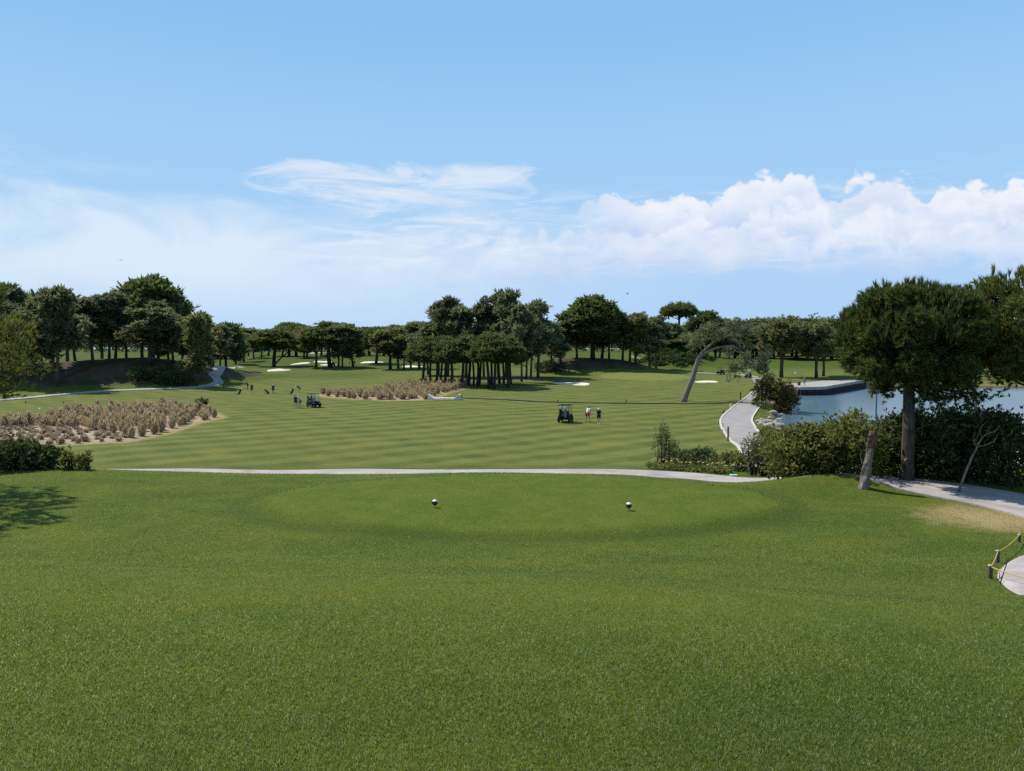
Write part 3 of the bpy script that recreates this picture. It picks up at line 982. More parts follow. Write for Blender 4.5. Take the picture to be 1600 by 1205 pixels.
def pads_to_sprays(pads, g, per_m2, L, W, k=3, up=0.5, spread=0.6):
    """pads: (centre, radii); sprays fill the upper and outer shell of every pad"""
    Cs, Ds, Ls, Ws = [], [], [], []
    for c, r in pads:
        c = np.array(c); r = np.array(r)
        area = 4 * pi * ((r[0] * r[1]) ** 1.6 / 3 + (r[0] * r[2]) ** 1.6 / 3 + (r[1] * r[2]) ** 1.6 / 3) ** (1 / 1.6)
        n = max(8, int(area * per_m2 / k))
        p = unit(g.normal(0, 1, (n, 3)))
        rad = g.uniform(0.3, 1.0, n) ** 0.5 * (1 + 0.26 * g.normal(0, 1, n))
        q = p * rad[:, None] * r
        Cs.append(c + q)
        Ds.append(unit(p * 0.9 + np.array([0, 0, up])))
        Ls.append(L * g.uniform(0.7, 1.35, n) * np.where(rad > 1.0, 1.45, 1.0)); Ws.append(W * g.uniform(0.7, 1.3, n))
    return sprays(np.concatenate(Cs), np.concatenate(Ds), np.concatenate(Ls), np.concatenate(Ws), g, spread, k)


def bent(p0, p1, n, sag, g):
    p0, p1 = Vector(p0), Vector(p1)
    out = []
    for i in range(n + 1):
        t = i / n
        q = p0.lerp(p1, t)
        j = sag * math.sin(pi * t)
        out.append(q + Vector((g.normal(0, 0.25) * j, g.normal(0, 0.25) * j, -j * 0.6)))
    return out


PROTO_H = 14.0


def make_proto(kind, seed, flat=False):
    """crown and trunk meshes of one tree about 14 m tall, standing on the origin"""
    g = np.random.default_rng(seed)
    random.seed(seed)
    h = PROTO_H
    tb = MB(); pads = []
    per, L, W, k, up = 14, 0.62, 0.28, 3, 0.5
    if kind == 'tall':
        rad = 2.5
        lx, ly = g.normal(0, 0.5, 2)
        spine = [Vector((lx * t ** 1.5 + 0.15 * math.sin(5 * t + seed), ly * t ** 1.5 + 0.15 * math.cos(4 * t + seed), h * 0.96 * t)) for t in np.linspace(0, 1, 9)]
        tb.tube(spine, [0.27 - 0.22 * t for t in np.linspace(0, 1, 9)], 8)
        z0 = (0.36, 0.30, 0.44, 0.26, 0.40)[seed % 5]
        n = (17, 20, 15, 19, 16)[seed % 5]
        for i in range(n):
            f = (i + 0.5) / n
            z = h * (z0 + (1 - z0) * f * 0.92)
            env = rad * (0.55 + 0.75 * math.sin(pi * min(1, 0.30 + f * 0.62))) * (1 - 0.55 * f ** 1.6)
            a = i * 2.4 + g.normal(0, 0.55)
            r = env * g.uniform(0.45, 1.15) * (1 if g.random() > 0.25 else 1.5)
            s = spine[min(8, int(z / h * 8))]
            c = Vector((s.x + r * math.cos(a), s.y + r * math.sin(a), z + 0.45 * r))
            b = Vector((s.x, s.y, z - 0.35 * r - 0.3))
            tb.tube(bent(b, c, 4, 0.2, g), [0.085, 0.07, 0.055, 0.04, 0.02], 5)
            for _ in range(4):
                t_ = g.uniform(0.4, 1.1)
                pr = g.uniform(0.32, 0.70)
                cc = b.lerp(c, t_) + Vector((g.normal(0, 0.45), g.normal(0, 0.45), 0.25 + g.normal(0, 0.35)))
                pads.append((cc, (pr * 1.1, pr * 1.1, pr * 0.8)))
        for _ in range(4): pads.append((spine[-1] + Vector((g.normal(0, 0.35), g.normal(0, 0.35), g.uniform(-0.9, 0.5))), (0.42, 0.42, 0.55)))
        per = 12
    elif kind == 'umbrella':
        spine = [Vector((0.25 * math.sin(3 * t + seed), 0.2 * math.cos(3.3 * t + seed), h * (0.85 if flat else 0.66) * t)) for t in np.linspace(0, 1, 7)]
        tb.tube(spine, [0.36 - 0.13 * t for t in np.linspace(0, 1, 7)], 8)
        top = spine[-1]
        n = 26
        for i in range(n):
            f = math.sqrt((i + 0.5) / n)
            a = i * 2.39996
            r = 3.6 * f
            z = h * 0.92 - (1.1 if flat else 3.6 + 0.8 * (seed % 3)) * f ** 2.2 + g.normal(0, 0.12 if flat else 0.4)
            c = Vector((r * math.cos(a), r * math.sin(a), z))
            pr = g.uniform(0.8, 1.25); pads.append((c, (pr, pr, pr * 0.75)))
            if i % 2 == 0: tb.tube(bent(top - Vector((0, 0, g.uniform(0, 2.0))), c - Vector((0, 0, 0.4)), 4, 0.05 if flat else 0.3, g), [0.13, 0.1, 0.08, 0.05, 0.03], 5)
        for i in range(0 if flat else 14):
            a = i * 2.4; r = 1.2 + 1.9 * (i % 3) / 2; c = Vector((r * math.cos(a), r * math.sin(a), h * (0.66 - 0.05 * (i % 2))))
            pads.append((c, (1.15, 1.15, 0.8)))
        per, up = 14, 0.8
    elif kind == 'round':
        spine = [Vector((0, 0, h * 0.5 * t)) for t in np.linspace(0, 1, 5)]
        tb.tube(spine, [0.4, 0.34, 0.3, 0.26, 0.2], 8)
        n = 64
        for i in range(n):
            zz = 1 - 1.75 * (i + 0.5) / n
            rr = math.sqrt(max(0, 1 - zz * zz)); a = i * 2.39996
            k2 = g.uniform(0.68, 1.06)
            c = Vector((3.9 * rr * k2 * math.cos(a), 3.9 * rr * k2 * math.sin(a), h * 0.58 + h * 0.385 * zz * k2))
            pr = g.uniform(0.7, 1.2); pads.append((c, (pr, pr, pr * 0.8)))
            if i % 3 == 0: tb.tube(bent(spine[3], c, 4, 0.1, g), [0.14, 0.1, 0.07, 0.05, 0.02], 5)
        per, up = 15, 0.6
    elif kind == 'loose':
        spine = [Vector((0.5 * math.sin(2.2 * t + seed), 0.4 * math.cos(2 * t + seed), h * 0.9 * t)) for t in np.linspace(0, 1, 7)]
        tb.tube(spine, [0.24 - 0.18 * t for t in np.linspace(0, 1, 7)], 7)
        n = 22
        for i in range(n):
            f = (i + 0.5) / n
            z = h * (0.25 + 0.75 * f); a = i * 2.4 + g.normal(0, 0.5)
            r = 2.7 * g.uniform(0.3, 1.0) * math.sin(pi * min(1, 0.2 + f * 0.75))
            c = Vector((r * math.cos(a), r * math.sin(a), z))
            pads.append((c, (0.62, 0.62, 0.95)))
            tb.tube(bent(Vector((spine[int(f * 5)].x, spine[int(f * 5)].y, z - r * 0.7 - 0.3)), c, 3, 0.15, g), [0.07, 0.055, 0.04, 0.02], 5)
        per, up, spread = 14, 1.0, 0.5
    elif kind == 'spread':
        fork = Vector((0.1, 0, h * 0.30))
        tb.tube([(0, 0, 0), (0.05, 0.05, h * 0.15), fork], [0.42, 0.34, 0.32], 9)
        for q in range(5):
            a = q * 1.257 + g.normal(0, 0.2)
            e = Vector((2.6 * math.cos(a), 2.6 * math.sin(a), h * g.uniform(0.56, 0.68)))
            tb.tube(bent(fork, e, 5, 0.3, g), [0.22, 0.19, 0.15, 0.12, 0.09, 0.05], 6)
            for w in range(7):
                b = a + g.normal(0, 0.55)
                r = g.uniform(1.2, 4.3)
                c = Vector((r * math.cos(b), r * math.sin(b), h * g.uniform(0.46, 0.96 - 0.012 * r * r)))
                pads.append((c, (1.15, 1.15, 0.8)))
                tb.tube(bent(e.lerp(fork, 0.35), c, 3, 0.1, g), [0.08, 0.06, 0.04, 0.02], 5)
        per, up = 14, 0.6
    elif kind == 'leaning':
        pts = [Vector((0, 0, 0)), Vector((0.8, 0, 1.6)), Vector((2.4, 0.1, 3.9)), Vector((4.3, 0.2, 6.2)), Vector((5.6, 0.2, 8.6)), Vector((6.2, 0.2, 10.6))]
        tb.tube(pts, [0.42, 0.36, 0.3, 0.24, 0.17, 0.1], 8)
        for i in range(26):
            a = i * 2.4; r = 3.4 * math.sqrt((i + .5) / 26)
            c = Vector((5.6 + r * math.cos(a), r * math.sin(a), 10.8 - 0.16 * r * r + g.normal(0, 0.6)))
            pads.append((c, (1.1, 1.1, 0.8)))
            if i % 2 == 0: tb.tube(bent(pts[4], c, 3, 0.15, g), [0.09, 0.07, 0.05, 0.02], 5)
    V = pads_to_sprays(pads, g, per * 3.0, L, W, k, up)
    mat = {'tall': 'needle_far', 'umbrella': 'needle_deep', 'round': 'needle_deep', 'loose': 'needle_olive', 'spread': 'needle_olive', 'leaning': 'needle_far'}[kind]
    crown = soup('crown', V, M[mat])
    trunk = tb.mesh('trunk', M['bark_dark'] if kind in ('umbrella', 'round') else M['bark'], smooth=True)
    co = V.reshape(-1, 3)
    return dict(crown=crown, trunk=trunk, top=float(np.percentile(co[:, 2], 99.8)), wid=float(np.percentile(co[:, 0], 98) - np.percentile(co[:, 0], 2)))


PROTO = {'tall': [make_proto('tall', s) for s in (1, 2, 3, 4, 5, 6, 7)],
         'umbrella': [make_proto('umbrella', s) for s in (11, 12, 13)],
         'round': [make_proto('round', s) for s in (21, 22)],
         'loose': [make_proto('loose', s) for s in (31, 32)],
         'spread': [make_proto('spread', s) for s in (41, 42)],
         'parasol': [make_proto('umbrella', 15, True)],
         'leaning': [make_proto('leaning', 51)]}
TREES = []           # (root, group key, u)
_cnt = {}


TV = random.Random(17)


def i_tall(): return TV.random() < 0.55


def tree(gk, u, Y, vt, w, kind='tall', vb=None, name='pine_tree'):
    if vb is not None:
        p = G(u, vb, tmin=80); Y = p.y
    x = (u - 800) / F * Y
    p = on(x, Y, -0.1)
    if kind in ('tall', 'loose') and i_tall(): vt += TV.uniform(3, 17)
    top = at(u, vt, Y).z
    i = _cnt.get(kind, 0); _cnt[kind] = i + 1
    pr = PROTO[kind][i % len(PROTO[kind])]
    hh = max(2.0, top - p.z)
    sz = hh / pr['top']
    sx = (w * Y / F) / pr['wid']
    if kind in ('tall', 'loose'): w = w * 0.86
    sx = (w * Y / F) / pr['wid']
    root = empty(name, p, 0 if kind == 'leaning' else (i * 1.9) % 6.28, cat='tree')
    root.scale = (sx, sx, sz)
    link('crown', pr['crown'], None, root)
    link('trunk', pr['trunk'], None, root)
    TREES.append((root, gk, u))
    return root


# the grove on the dark mound to the left
for u, Y, vt, w, kd in ((2, 141, 458, 70, 'tall'), (13, 152, 446, 75, 'round'), (31, 150, 452, 58, 'tall'), (66, 141, 458, 60, 'tall'), (84, 147, 452, 72, 'tall'),
                        (91, 139, 450, 74, 'tall'), (118, 153, 464, 60, 'tall'), (144, 154, 449, 52, 'tall'), 
                        (170, 155, 450, 60, 'tall'), (181, 157, 452, 60, 'tall'), (199, 158, 458, 60, 'tall'), (224, 158, 472, 62, 'tall'), (235, 153, 467, 75, 'tall'),
                        (247, 159, 472, 60, 'tall'), (269, 157, 488, 55, 'tall'), (285, 159, 493, 52, 'tall'), (296, 152, 496, 48, 'tall'),
                        (307, 148, 480, 52, 'loose'), (318, 160, 488, 46, 'loose')):
    tree('mound', u, Y, vt, w, kd)
tree('bigstone', 240, 214, 434, 92, 'umbrella', name='stone_pine')
for u, Y, vt, w in ((22, 190, 462, 75), (108, 192, 462, 75), (160, 196, 464, 75), (262, 205, 482, 65), (300, 200, 500, 55)):
    tree('behindmound', u, Y, vt, w, 'tall')
for u, Y, vt, w, kd in ((334, 168, 505, 48, 'tall'), (345, 180, 508, 44, 'tall'), (353, 205, 506, 50, 'round'), (369, 250, 509, 44, 'tall'), (381, 268, 507, 40, 'tall'), (396, 290, 512, 36, 'tall'), (408, 300, 516, 34, 'tall')):
    tree('pathside', u, Y, vt, w, kd)
# the open fairway trees in the middle distance
tree('open', 430, 0, 514, 62, 'umbrella', vb=573)
tree('open', 426, 0, 531, 34, 'leaning', vb=573.5)
for u, vb, vt, w, kd in ((494, 574, 511, 46, 'spread'), (516, 574, 504, 66, 'umbrella'), (529, 574.5, 507, 40, 'tall'), (536, 574.5, 509, 44, 'tall'), (549, 573.5, 506, 46, 'loose'),
                         (589, 568, 512, 50, 'umbrella'), (610, 577, 513, 56, 'spread'), (623, 576, 508, 52, 'tall'), (631, 577.5, 508, 46, 'tall'), (641, 576.5, 506, 46, 'tall'), (654, 577, 503, 52, 'tall')):
    tree('open', u, 0, vt, w, kd, vb=vb)
for u, Y, vt, w, kd in ((441, 320, 510, 44, 'tall'), (452, 330, 505, 48, 'round'), (463, 330, 506, 52, 'round'), (472, 300, 507, 40, 'loose'), (480, 295, 512, 40, 'spread'), (503, 340, 511, 44, 'tall'),
                        (562, 350, 513, 50, 'tall'), (577, 330, 512, 56, 'round'), (600, 340, 511, 52, 'round'), (617, 330, 508, 52, 'tall'), (636, 345, 505, 54, 'tall'), (655, 320, 500, 60, 'tall'),
                        (388, 340, 513, 40, 'tall'), (420, 350, 515, 44, 'tall'), (360, 330, 514, 44, 'tall'), (340, 300, 512, 50, 'tall')):
    tree('farmiddle', u, Y, vt, w, kd)
# low stone pines in front of the tall centre grove
for u, vb, vt, w in ((662, 601, 531, 50), (673.5, 602, 530, 46), (682, 602, 529, 50), (689, 602, 527, 46), (697, 602, 529, 48), (705, 603, 530, 56), (722, 603.5, 524, 54), (734, 602, 523, 52), (739, 601.5, 524, 44),
                     (746, 602, 522, 50), (750, 602, 524, 46), (762, 607, 523, 56), (767, 602, 521, 48), (772, 607.5, 524, 56), (779, 600, 523, 50), (786, 600, 526, 46), (793, 606.5, 528, 50), (798, 601, 530, 44)):
    tree('frontstone', u, 0, vt + TV.uniform(-3, 7), w * 0.92, 'umbrella', vb=vb, name='stone_pine')
# tall centre grove
for u, Y, vt, w, kd in ((668, 190, 492, 50, 'tall'), (684, 188, 474, 56, 'tall'), (699, 184, 464, 62, 'tall'), (729, 183, 463, 62, 'tall'), (757, 186, 461, 55, 'tall'),
                        (780, 186, 456, 58, 'tall'), (790, 181, 454, 60, 'tall'), (814, 165, 473, 48, 'tall'), (822, 176, 466, 56, 'tall'),
                        (830, 172, 468, 54, 'tall'), (842, 182, 466, 60, 'tall'), (864, 196, 492, 50, 'tall')):
    tree('centre', u, Y, vt, w, kd)
# dark trees on the bank behind the green
for u, Y, vt, w, kd in ((876, 204, 494, 52, 'tall'), (900, 209, 484, 56, 'tall'), (926, 207, 464, 84, 'round'), (940, 211, 472, 64, 'tall'), (952, 209, 480, 56, 'tall'),
                        (974, 209, 490, 52, 'tall'), (985, 213, 484, 52, 'tall'), (997, 205, 481, 56, 'loose'), (1015, 210, 489, 46, 'tall'), (1024, 216, 494, 40, 'tall')):
    tree('bank', u, Y, vt, w, kd)
tree('parasol', 1062, 262, 473, 47, 'parasol', name='stone_pine')
for u, Y, vt, w, kd in ((1046, 250, 506, 44, 'round'), (1084, 262, 502, 48, 'tall'), (1104, 270, 488, 62, 'round'), (1124, 268, 496, 48, 'tall'), (1140, 275, 503, 48, 'tall'), (1030, 240, 512, 44, 'tall'),
                        (1072, 242, 524, 46, 'spread'), (1092, 246, 520, 46, 'spread'), (1118, 252, 516, 50, 'spread'), (1050, 238, 530, 40, 'spread')):
    tree('mound2', u, Y, vt, w, kd)
# beyond the lake
for u, Y, vt, w, kd in ((1152, 330, 503, 52, 'round'), (1168, 320, 500, 52, 'tall'), (1182, 330, 499, 54, 'round'), (1200, 320, 500, 54, 'tall'), (1217, 330, 499, 54, 'round'), (1236, 325, 500, 54, 'tall'), (1254, 335, 499, 54, 'round'),
                        (1272, 325, 500, 54, 'tall'), (1291, 330, 500, 54, 'round'), (1309, 320, 501, 54, 'tall'), (1328, 330, 500, 54, 'round'), (1346, 250, 508, 56, 'spread'), (1318, 232, 525, 50, 'spread')):
    tree('farright', u, Y, vt, w, kd)
for u, Y, vt, w, kd in ((1148, 292, 512, 50, 'round'), (1163, 300, 510, 46, 'tall'), (1176, 290, 516, 52, 'round'), (1193, 298, 510, 50, 'tall'), (1208, 288, 514, 52, 'round'), (1244, 294, 512, 56, 'round'), (1261, 288, 516, 50, 'spread'),
                        (1299, 292, 513, 56, 'round'), (1320, 286, 516, 54, 'round'), (1340, 296, 512, 56, 'round')):
    tree('belt', u, Y, vt, w, kd)
tree('quay', 1221, 182, 497, 66, 'spread', name='spreading_tree')
tree('quay', 1276, 181, 503, 52, 'spread', name='spreading_tree')
tree('quay', 1287, 186, 511, 46, 'spread', name='spreading_tree')

ORD = ['leftmost', 'second', 'third', 'fourth', 'fifth', 'sixth', 'seventh', 'eighth', 'ninth', 'tenth', 'eleventh', 'twelfth', 'thirteenth', 'fourteenth', 'fifteenth', 'sixteenth', 'seventeenth',
       'eighteenth', 'nineteenth', 'twentieth', 'twenty-first', 'twenty-second', 'twenty-third', 'twenty-fourth', 'twenty-fifth', 'twenty-sixth']
GRP = {'mound': ('dark pine on the tree-covered mound, {} trunk from the left', 'pines on the dark left mound'),
       'bigstone': ('huge domed stone pine standing above the grove on the left mound', None),
       'behindmound': ('dark pine behind the mound grove, {} in its back row from the left', 'pines behind the left mound'),
       'pathside': ('slim pine beyond the pale path bend at left, {} from the left', 'pines beyond the bend of the left path'),
       'open': ('tree on the open fairway by the far bunkers, {} trunk from the left', 'trees on the open middle fairway'),
       'farmiddle': ('hazy distant tree behind the far bunkers, {} in its row from the left', 'distant trees behind the bunkers'),
       'frontstone': ('low stone pine in front of the tall centre grove, {} trunk from the left', 'low stone pines before the centre grove'),
       'centre': ('tall pine rising behind the low stone pines, {} in its grove from the left', 'tall pines of the centre grove'),
       'bank': ('dark pine on the shaded bank behind the green, {} from the left', 'pines on the bank behind the green'),
       'parasol': ('lone flat-topped stone pine sticking up against the sky right of centre', None),
       'mound2': ('tree around the scrubby mound behind the leaning tree, {} from the left', 'trees around the scrubby mound'),
       'farright': ('distant tree beyond the lake on the far skyline, {} from the left', 'skyline trees beyond the lake'),
       'belt': ('dark low-crowned tree in the belt behind the quay lawn, {} from the left', 'dark belt of trees behind the quay lawn'),
       'quay': ('spreading broad tree beside the timber quay, {} of the three from the left', 'trees beside the quay')}
for gk, (lab, grp) in GRP.items():
    row = sorted([t for t in TREES if t[1] == gk], key=lambda t: t[2])
    for i, (o, _, u) in enumerate(row):
        o['label'] = lab.format(ORD[i])
        if grp: o['group'] = grp
for o, gk, u in TREES:
    if gk == 'open' and u == 426: o['label'] = 'slanting tree with bare leaning trunk beside a bunker on the fairway'
    if gk == 'open' and u == 430: o['label'] = 'upright round-topped pine sharing its base with the slanting tree'

# the far wood: one mass on the skyline
def far_wood():
    g = np.random.default_rng(99)
    pads = []
    for u in np.arange(-260, 1900, 9.0):
        for rr in range(2):
            Y = (470 if u < 1120 else 400) + rr * 45 + g.uniform(-12, 12)
            x = (u + g.uniform(-5, 5) - 800) / F * Y
            vt = np.interp(u, [-260, 330, 420, 700, 1100, 1200, 1320, 1900], [512, 512, 521, 520, 512, 503, 503, 503]) + g.normal(0, 2.2) - rr * 1.5
            zt = at(u, vt, Y).z; zb = Hs(x, Y)
            hh = zt - zb
            pads.append(((x, Y, zt - 0.25 * hh), (2.6, 2.6, hh * 0.26)))
            pads.append(((x + g.normal(0, 1), Y + g.normal(0, 1), zb + 0.42 * hh), (2.9, 2.9, hh * 0.30)))
    V = pads_to_sprays(pads, g, 3.2, 1.3, 0.65, 3, 0.5)
    o = link('far_woodland', soup('far_woodland', V, M['needle_far']))
    tag(o, 'distant dark woodland along the skyline behind all the trees', 'woodland', kind='stuff')


far_wood()

# ------------------------------------------------------------------ the near pines
def brush(C, D, g, n, L, W, spread):
    """needle brushes: n thin needles fanning out from each shoot C along D"""
    m = len(C)
    Cc = np.repeat(C, n, 0); Dd = np.repeat(D, n, 0)
    along = g.uniform(0, 0.7, m * n)
    Ln = L * g.uniform(0.7, 1.2, m * n)
    base = Cc + Dd * (along * L)[:, None]
    d = unit(Dd + unit(g.normal(0, 1, Cc.shape)) * spread)
    s = unit(np.cross(d, unit(g.normal(0, 1, Cc.shape))))
    Wn = W * g.uniform(0.7, 1.3, m * n)
    V = np.empty((m * n, 3, 3))
    V[:, 0] = base - s * (Wn / 2)[:, None]
    V[:, 1] = base + s * (Wn / 2)[:, None]
    V[:, 2] = base + d * Ln[:, None]
    return V


def near_pine(name, base, height, rx, rz, zc, trunk_r, label, nshoot, mat, seed, fork=0.42, lean=(0, 0), needle=(0.15, 0.026, 18), zlow=-0.75, hang=0):
    g = np.random.default_rng(seed); random.seed(seed)
    root = empty(name, base, 0, label, 'tree')
    tb = MB()
    ftop = Vector((lean[0], lean[1], height * fork))
    tb.tube([(0, 0, -0.15), (0.02, 0, 0.25), ftop * 0.5 + Vector((0.03, 0, 0)), ftop], [trunk_r * 1.35, trunk_r * 1.05, trunk_r * 0.92, trunk_r * 0.85], 12, wob=0.08)
    cen = Vector((lean[0], lean[1], zc))
    C, D = [], []
    nb = 56
    for i in range(nb):
        zz = 0.96 + (zlow - 0.96) * (i + 0.5) / nb
        rr = max(0.2, 1 - abs(zz) ** 2.5) ** 0.42; a = i * 2.39996 + g.normal(0, 0.2)
        kk = g.uniform(0.74, 0.97) if i % 3 else g.uniform(0.35, 0.75)
        kk *= 1 + 0.13 * math.sin(2 * a + seed) + 0.08 * math.sin(3 * a + zz * 4)
        e = cen + Vector((rx * rr * kk * math.cos(a), rx * rr * kk * math.sin(a), rz * zz * kk))
        st = ftop + Vector((0, 0, max(0, (e.z - ftop.z) * g.uniform(0.1, 0.4))))
        tb.tube(bent(st, e, 6, 0.25, g), [0.06, 0.05, 0.042, 0.034, 0.026, 0.018, 0.008], 6)
        # shoots cluster about the end of every limb
        m = nshoot // nb
        off = unit(g.normal(0, 1, (m, 3))) * (g.uniform(0.05, 1, m) ** 0.45)[:, None] * np.array([rx * 0.25, rx * 0.25, rz * 0.21])
        q = np.array(e) + off
        C.append(q)
        out = unit(q - np.array(cen) + np.array([0, 0, 0.3]))
        D.append(unit(out * 0.75 + np.array([0, 0, 0.55]) + g.normal(0, 0.35, q.shape)))
        for j in range(0, m, 9):
            tb.tube([e, e.lerp(Vector(q[j]), 0.6) + Vector((0, 0, -0.05)), q[j]], [0.016, 0.012, 0.006], 4, cap=False)
    for i in range(hang):
        a = -0.35 + g.normal(0, 0.45)
        r = rx * g.uniform(0.25, 0.95)
        e = cen + Vector((r * math.cos(a), -abs(r * math.sin(a)) * 0.6, rz * g.uniform(-1.08, -0.72)))
        tb.tube(bent(ftop * 0.97, e, 5, 0.1, g), [0.05, 0.04, 0.03, 0.02, 0.015, 0.008], 5)
        m = 24
        q = np.array(e) + g.normal(0, 1, (m, 3)) * np.array([0.36, 0.3, 0.14])
        C.append(q); D.append(unit(g.normal(0, 0.6, q.shape) + np.array([0.3, 0, -0.1])))
    C = np.concatenate(C); D = np.concatenate(D)
    V = brush(C, D, g, needle[2], needle[0], needle[1], 0.75)
    # crown-top shoots stand up like brushes
    m = nshoot // 9
    nn = unit(g.normal(0, 1, (m * 3, 3))); nn = nn[nn[:, 2] > -0.1][:m]
    bump_ = 1 + 0.07 * np.sin(nn[:, 0] * 9 + seed) * np.sin(nn[:, 1] * 8) + g.normal(0, 0.05, len(nn))
    P_ = np.array(cen) + nn * np.array([rx, rx, rz]) * (0.95 * bump_)[:, None]
    Vt = brush(P_, unit(np.array([0, 0, 1.0]) + nn * 0.35 + g.normal(0, 0.18, nn.shape)), g, 24, needle[0] * 1.35, needle[1] * 0.9, 0.34)
    V = np.concatenate([V, Vt])
    link('crown', soup('crown', V, M[mat]), None, root)
    tb.build('trunk', M['bark'], root, smooth=True)
    return root


pb = G(1416, 752)
s = pb.y / F
near_pine('pine_tree', pb, 306 * s, 103 * s, 86 * s, 217 * s, 0.17, 'broad bushy pine with thick bare trunk in front of the lakeside hedge', 8200, 'needle_near', 5, fork=0.52, hang=12, zlow=-0.86)
Yr = 20.5
pr = on((1620 - 800) / F * Yr, Yr)
s = Yr / F
near_pine('pine_tree', pr, 320 * s, 126 * s, 104 * s, 226 * s, 0.2, 'yellow-green pine cut off by the right edge, overlapping the bushy pine', 5600, 'needle_lit', 6, fork=0.45, hang=6)
near_pine('pine_tree', on(-20.5, 25.5), 6.0, 3.4, 1.65, 4.1, 0.2, 'light green low-branched pine at the left edge in front of the mound', 3000, 'needle_lit', 8, fork=0.5, needle=(0.19, 0.032, 14), zlow=-0.9)
# its neighbour stands outside the frame and throws its shadow on the lawn
near_pine('pine_tree', on(-16.6, 18.6), 6.4, 3.0, 1.5, 4.7, 0.18, 'pine outside the left edge that shades the lawn', 900, 'needle_near', 9, fork=0.5, needle=(0.3, 0.05, 10), zlow=-0.5)


# ------------------------------------------------------------------ the leaning tree by the road
def leaning_tree():
    g = np.random.default_rng(77); random.seed(77)
    b = G(1068, 628); Y = b.y; s = Y / F
    root = empty('leaning_tree', b, 0, 'old tree with bare grey trunk leaning over the lake road and drooping crown', 'tree')

    def q(u, v, dy=0.0): return Vector(((u - 1068) * s, dy, (628 - v) * s))
    tb = MB()
    tb.tube([q(1068, 631), q(1069, 624), q(1075, 608), q(1082, 590), q(1087, 572), q(1091, 560), q(1096, 552)], [0.55, 0.46, 0.41, 0.38, 0.34, 0.32, 0.30], 10, wob=0.06)
    limbs = [([(1096, 552), (1104, 544), (1112, 536), (1122, 529), (1132, 527), (1138, 529)], 0.26, 0.0), ([(1094, 556), (1104, 550), (1116, 544), (1128, 541), (1142, 540)], 0.22, -0.8),
             ([(1138, 529), (1150, 534), (1160, 543), (1168, 555), (1178, 566)], 0.14, 0.4), ([(1142, 540), (1154, 547), (1162, 556), (1170, 572), (1184, 582), (1198, 590)], 0.13, -0.8),
             ([(1124, 541), (1132, 552), (1141, 562), (1148, 574)], 0.09, -1.2), ([(1132, 527), (1142, 522), (1156, 519), (1166, 520)], 0.1, 0.6), ([(1096, 552), (1094, 540), (1090, 532), (1086, 528)], 0.1, 0.8),
             ([(1112, 536), (1112, 526), (1116, 518)], 0.08, 1.2)]
    for pts, r, dy in limbs:
        P = [q(u, v, dy * i / len(pts) * 1.6) for i, (u, v) in enumerate(pts)]
        tb.tube(P, [r * (1 - 0.65 * i / (len(P) - 1)) for i in range(len(P))], 7, wob=0.06)
    pads = []
    def cl(u, v, n, su, sv, r):
        for _ in range(n):
            uu, vv = g.normal(u, su), g.normal(v, sv)
            c = q(uu, vv, g.normal(0, 1.6)); pads.append((c, (r, r, r * 0.7)))
            if _ % 2 == 0:
                e = c; st = q(u, v)
                tb.tube(bent(st, e, 3, 0.1, g), [0.05, 0.04, 0.03, 0.012], 4)
    cl(1086, 534, 5, 6, 6, 0.7); cl(1112, 512, 7, 11, 6, 0.75); cl(1140, 514, 7, 11, 6, 0.7); cl(1160, 520, 6, 10, 7, 0.65); cl(1150, 546, 5, 11, 10, 0.5); cl(1166, 562, 6, 10, 10, 0.5)
    cl(1180, 574, 7, 9, 8, 0.55); cl(1195, 587, 5, 6, 6, 0.5); cl(1204, 598, 3, 4, 4, 0.4); cl(1148, 580, 4, 4, 6, 0.45); cl(1147, 591, 2, 2, 3, 0.4); cl(1176, 542, 4, 9, 8, 0.5)
    V = pads_to_sprays(pads, g, 34, 0.42, 0.13, 3, 0.2, 0.8)
    link('crown', soup('crown', V, M['needle_far']), None, root)
    tb.build('trunk', M['bark_pale'], root, smooth=True)


leaning_tree()


